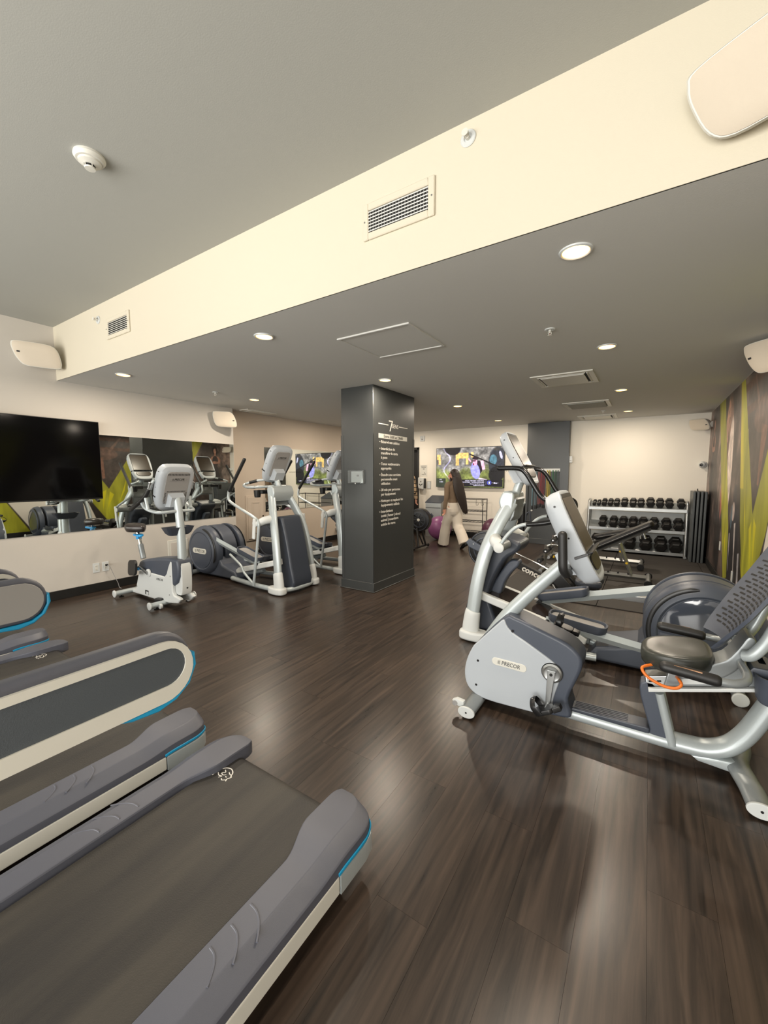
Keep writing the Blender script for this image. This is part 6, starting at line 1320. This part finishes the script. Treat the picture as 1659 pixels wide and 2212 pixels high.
def fuse(mb, name, material, parent, voxel, smooth=6, label=None):
    """joins overlapping limbs into one continuous skin"""
    o = mb.build(name, material, parent, label)
    r = o.modifiers.new('fuse', 'REMESH'); r.mode = 'VOXEL'; r.voxel_size = voxel; r.use_smooth_shade = True
    s = o.modifiers.new('relax', 'SMOOTH'); s.iterations = smooth; s.factor = 0.5
    dg = bpy.context.evaluated_depsgraph_get(); dg.update()
    me = bpy.data.meshes.new_from_object(o.evaluated_get(dg)); o.modifiers.clear(); o.data = me; me.name = name
    me.polygons.foreach_set('use_smooth', [True] * len(me.polygons)); return o
def person(name, label, C, face, head_yaw, H, legs, arms, top, trousers, wide, long_hair, hair_col):
    """C floor point; face = heading angle of the body (x axis forward, y left); legs/arms give joints in metres at height 1.55, scaled"""
    t = thing(name, label, 'person', (C[0], C[1], 0), face); k = H / 1.55
    V = lambda f, l, z: Vector((f, l, z)) * k
    hip_z, sh_z = 0.82, 1.265
    skin = MB(); cloth = MB(); pants = MB()
    # torso and neck
    skin.tube([V(0, 0, 0.80), V(0.005, 0, 0.95), V(0.0, 0, 1.10), V(-0.005, 0, 1.22), V(0.0, 0, 1.28)], [0.13 * k, 0.110 * k, 0.125 * k, 0.14 * k, 0.09 * k], 20, 4, ry=[0.095 * k, 0.080 * k, 0.088 * k, 0.09 * k, 0.07 * k], up=(1, 0, 0), rnd=True)
    skin.tube([V(0.0, 0, 1.25), V(0.012, 0, 1.36)], 0.048 * k, 16)
    cloth.tube([V(0, 0, 0.895), V(0.004, 0, 0.97), V(0.0, 0, 1.10), V(-0.006, 0, 1.21), V(-0.004, 0, 1.275)], [0.122 * k, 0.120 * k, 0.136 * k, 0.155 * k, 0.10 * k], 24, 5, ry=[0.094 * k, 0.090 * k, 0.098 * k, 0.098 * k, 0.078 * k], up=(1, 0, 0), rnd=True)
    cloth.tube([V(-0.004, 0, 1.26), V(0.002, 0, 1.305)], [0.07 * k, 0.058 * k], 18)
    for s, (el, wr, hd) in zip((1, -1), arms):
        sh = V(-0.005, s * 0.165, sh_z - 0.025); e_, w_, h_ = V(*el), V(*wr), V(*hd)
        skin.tube([V(0, s * 0.10, sh_z), sh, e_, w_], [0.05 * k, 0.046 * k, 0.036 * k, 0.026 * k], 14, 5, rnd=True)
        cloth.tube([V(0, s * 0.09, sh_z - 0.005), sh, (sh + e_) / 2, e_, (e_ + w_) / 2, w_], [0.062 * k, 0.056 * k, 0.052 * k, 0.046 * k, 0.042 * k, 0.036 * k], 16, 5, rnd=True)
        # palm, four fingers and a thumb
        d = (h_ - w_).normalized(); side = Vector((1, 0, 0)) - d * d.x; side.normalize(); inn = d.cross(side)
        skin.tube([w_, w_ + d * 0.045 * k, w_ + d * 0.085 * k], [0.024 * k, 0.036 * k, 0.036 * k], 14, 3, ry=[0.020 * k, 0.016 * k, 0.014 * k], up=inn, rnd=True)
        for q, ln in enumerate((0.066, 0.074, 0.070, 0.055)):
            b0 = w_ + d * 0.080 * k + side * (0.026 - 0.0175 * q) * k; curl = inn * (-s * 0.012 * k)
            skin.tube([b0, b0 + d * ln * 0.45 * k + curl * 0.5, b0 + d * ln * 0.80 * k + curl * 1.8, b0 + d * ln * 0.92 * k + curl * 3.0], [0.0085 * k, 0.008 * k, 0.007 * k, 0.006 * k], 8, 3, rnd=True)
        b0 = w_ + d * 0.025 * k + side * 0.024 * k
        skin.tube([b0, b0 + d * 0.03 * k + side * 0.022 * k, b0 + d * 0.058 * k + side * 0.026 * k], [0.012 * k, 0.010 * k, 0.0075 * k], 8, 3, rnd=True)
    # legs, trousers, shoes
    pants.tube([V(0, 0, 0.905), V(0.0, 0, 0.86), V(-0.01, 0, 0.77)], [0.118 * k, 0.140 * k, 0.150 * k], 24, 4, ry=[0.092 * k, 0.108 * k, 0.115 * k], up=(1, 0, 0), rnd=True)
    for s, (kn, an, toe) in zip((1, -1), legs):
        hp = V(0, s * 0.078, hip_z - 0.03); kn, an, toe = V(*kn), V(*an), V(*toe)
        skin.tube([hp, (hp + kn) / 2, kn, (kn * 0.65 + an * 0.35) , an], [0.080 * k, 0.070 * k, 0.050 * k, 0.050 * k, 0.033 * k], 16, 5, rnd=True)
        a2 = an + Vector((0, 0, -0.045 * k)) if wide else an
        pants.tube([hp + Vector((0, 0, 0.03)), (hp + kn) / 2, kn, (kn + an) / 2, a2], [0.098 * k, 0.100 * k, (0.098 if wide else 0.072) * k, (0.105 if wide else 0.066) * k, (0.112 if wide else 0.062) * k], 22, 5, ry=[0.10 * k, 0.098 * k, (0.090 if wide else 0.07) * k, (0.096 if wide else 0.064) * k, (0.104 if wide else 0.06) * k], up=(1, 0, 0))
        fd = (toe - an); fd.z = min(fd.z, 0); d2 = fd.normalized(); skin.tube([an, an + d2 * 0.06 * k, toe], [0.036 * k, 0.036 * k, 0.028 * k], 12, 3, rnd=True)
        heel = an - Vector((d2.x, d2.y, 0)).normalized() * 0.05 * k + Vector((0, 0, -0.045 * k)); dd = toe - heel
        sh_ = MB().tube([heel, heel + dd * 0.3 + Vector((0, 0, 0.022 * k)), heel + dd * 0.65 + Vector((0, 0, 0.010 * k)), toe + dd * 0.10], [0.036 * k, 0.040 * k, 0.046 * k, 0.034 * k], 16, 5, ry=[0.040 * k, 0.050 * k, 0.034 * k, 0.022 * k], up=(0, 0, 1), rnd=True)
        sh_.build('shoe', M_SHOE, t)
    # head with a face, turned on the neck
    hm = Matrix.Translation(V(0.012, 0, 1.435)) @ Matrix.Rotation(head_yaw, 4, 'Z'); hk = k
    hb = MB().ball((0, 0, 0.008), (0.092, 0.076, 0.105), 28, 20); hb.ball((0.030, 0, -0.052), (0.055, 0.052, 0.062), 20, 14); hb.ball((0.052, 0, -0.092), (0.022, 0.022, 0.018), 12, 8)
    hb.tube([(0.086, 0, 0.012), (0.100, 0, -0.012), (0.112, 0, -0.030), (0.092, 0, -0.036)], [0.009, 0.011, 0.013, 0.010], 10, 3, rnd=True)
    hb.tube([(0.086, -0.018, -0.062), (0.094, 0, -0.061), (0.086, 0.018, -0.062)], 0.007, 8, 3, rnd=True); hb.tube([(0.084, -0.015, -0.073), (0.091, 0, -0.074), (0.084, 0.015, -0.073)], 0.007, 8, 3, rnd=True)
    for s in (-1, 1): hb.ball((-0.005, s * 0.078, -0.012), (0.020, 0.008, 0.030), 12, 10); hb.tube([(0.078, s * 0.014, 0.026), (0.078, s * 0.030, 0.030), (0.066, s * 0.048, 0.024)], 0.007, 8, 3, rnd=True)
    hb.xf(hm @ Matrix.Scale(hk, 4)); skin.raw(hb.v, hb.f)
    fuse(skin, 'body', M_SKIN, t, 0.0062 * k, 4)
    for s in (-1, 1):
        MB().ball((0.078, s * 0.030, 0.008), (0.010, 0.014, 0.008), 14, 10).xf(hm @ Matrix.Scale(hk, 4)).build('eye', M_INKB, t)
        MB().tube([(0.088, s * 0.014, 0.034), (0.086, s * 0.032, 0.040), (0.070, s * 0.050, 0.034)], 0.0045, 8, 3).xf(hm @ Matrix.Scale(hk, 4)).build('eyebrow', hair_col, t)
    MB().tube([(0.095, -0.016, -0.066), (0.100, 0, -0.067), (0.095, 0.016, -0.066)], 0.006, 8, 3, rnd=True).xf(hm @ Matrix.Scale(hk, 4)).build('lips', mat('lips', (168, 82, 78), 0.45), t)
    fuse(cloth, 'top', top, t, 0.009 * k, 8); fuse(pants, 'trousers', trousers, t, 0.010 * k, 5)
    hair = MB()
    hair.ball((-0.012, 0, 0.024), (0.098, 0.086, 0.102), 26, 18); hair.ball((-0.045, 0, -0.03), (0.062, 0.080, 0.085), 20, 14)
    hair.xf(hm @ Matrix.Scale(hk, 4))
    if long_hair:
        hair.tube([V(-0.035, -0.005, 1.46), V(-0.085, -0.012, 1.34), V(-0.125, -0.022, 1.20), V(-0.150, -0.040, 1.05), V(-0.175, -0.075, 0.90), V(-0.19, -0.11, 0.78), V(-0.20, -0.135, 0.70)], [0.085 * k, 0.100 * k, 0.118 * k, 0.112 * k, 0.090 * k, 0.062 * k, 0.018 * k], 26, 6, ry=[0.07 * k, 0.058 * k, 0.046 * k, 0.038 * k, 0.030 * k, 0.022 * k, 0.008 * k], up=(1, 0, 0), rnd=True)
        for q in range(16):
            a = (q - 7.5) / 7.5; w0 = 0.098 * a
            hair.tube([V(-0.07 - 0.045 * (1 - a * a), w0 * 0.9, 1.40), V(-0.14 - 0.028 * (1 - a * a), w0 * 1.12 - 0.02, 1.15), V(-0.178 - 0.02 * (1 - a * a), w0 * 0.92 - 0.07, 0.93), V(-0.205, w0 * 0.55 - 0.13, 0.72 - 0.05 * math.sin(q * 2.1) - 0.02)], [0.014 * k, 0.015 * k, 0.012 * k, 0.003 * k], 8, 6, rnd=True)
        for s in (1,): hair.tube([V(0.03, s * 0.045, 1.42), V(0.0, s * 0.085, 1.32), V(-0.05, s * 0.105, 1.20)], [0.02 * k, 0.028 * k, 0.012 * k], 10, 5, rnd=True)
    # keep the face clear of hair
    fuse(hair, 'hair', hair_col, t, 0.0075 * k, 3)
    return t
fa = math.atan2(0.50, -0.86)
person('person', 'woman with very long dark hair in brown top and cream wide trousers, walking', (-3.20, 7.45), fa, math.radians(62), 1.555,
       (((0.155, 0.060, 0.46), (0.27, 0.050, 0.085), (0.41, 0.055, 0.03)), ((-0.060, -0.060, 0.44), (-0.285, -0.055, 0.165), (-0.205, -0.055, 0.030))),
       (((-0.035, 0.205, 1.01), (0.005, 0.215, 0.80), (0.02, 0.212, 0.66)), ((0.05, -0.20, 1.01), (0.14, -0.19, 0.82), (0.18, -0.185, 0.70))),
       M_KNIT, M_TROUSER, True, True, M_HAIR)
person('person', 'person in beige plaid shirt and dark trousers, mostly hidden behind the column', (-4.83, 8.35), math.radians(100), 0.3, 1.72,
       (((0.02, 0.075, 0.44), (0.0, 0.085, 0.075), (0.13, 0.10, 0.03)), ((0.02, -0.075, 0.44), (-0.02, -0.085, 0.075), (0.11, -0.10, 0.03))),
       (((-0.03, 0.225, 1.01), (0.03, 0.235, 0.81), (0.05, 0.23, 0.68)), ((-0.03, -0.225, 1.01), (0.03, -0.235, 0.81), (0.05, -0.23, 0.68))),
       plaid(), M_DARKCLOTH, False, False, M_HAIR)

for _o in list(bpy.data.objects):
    if '_shift' in _o: del _o['_shift']
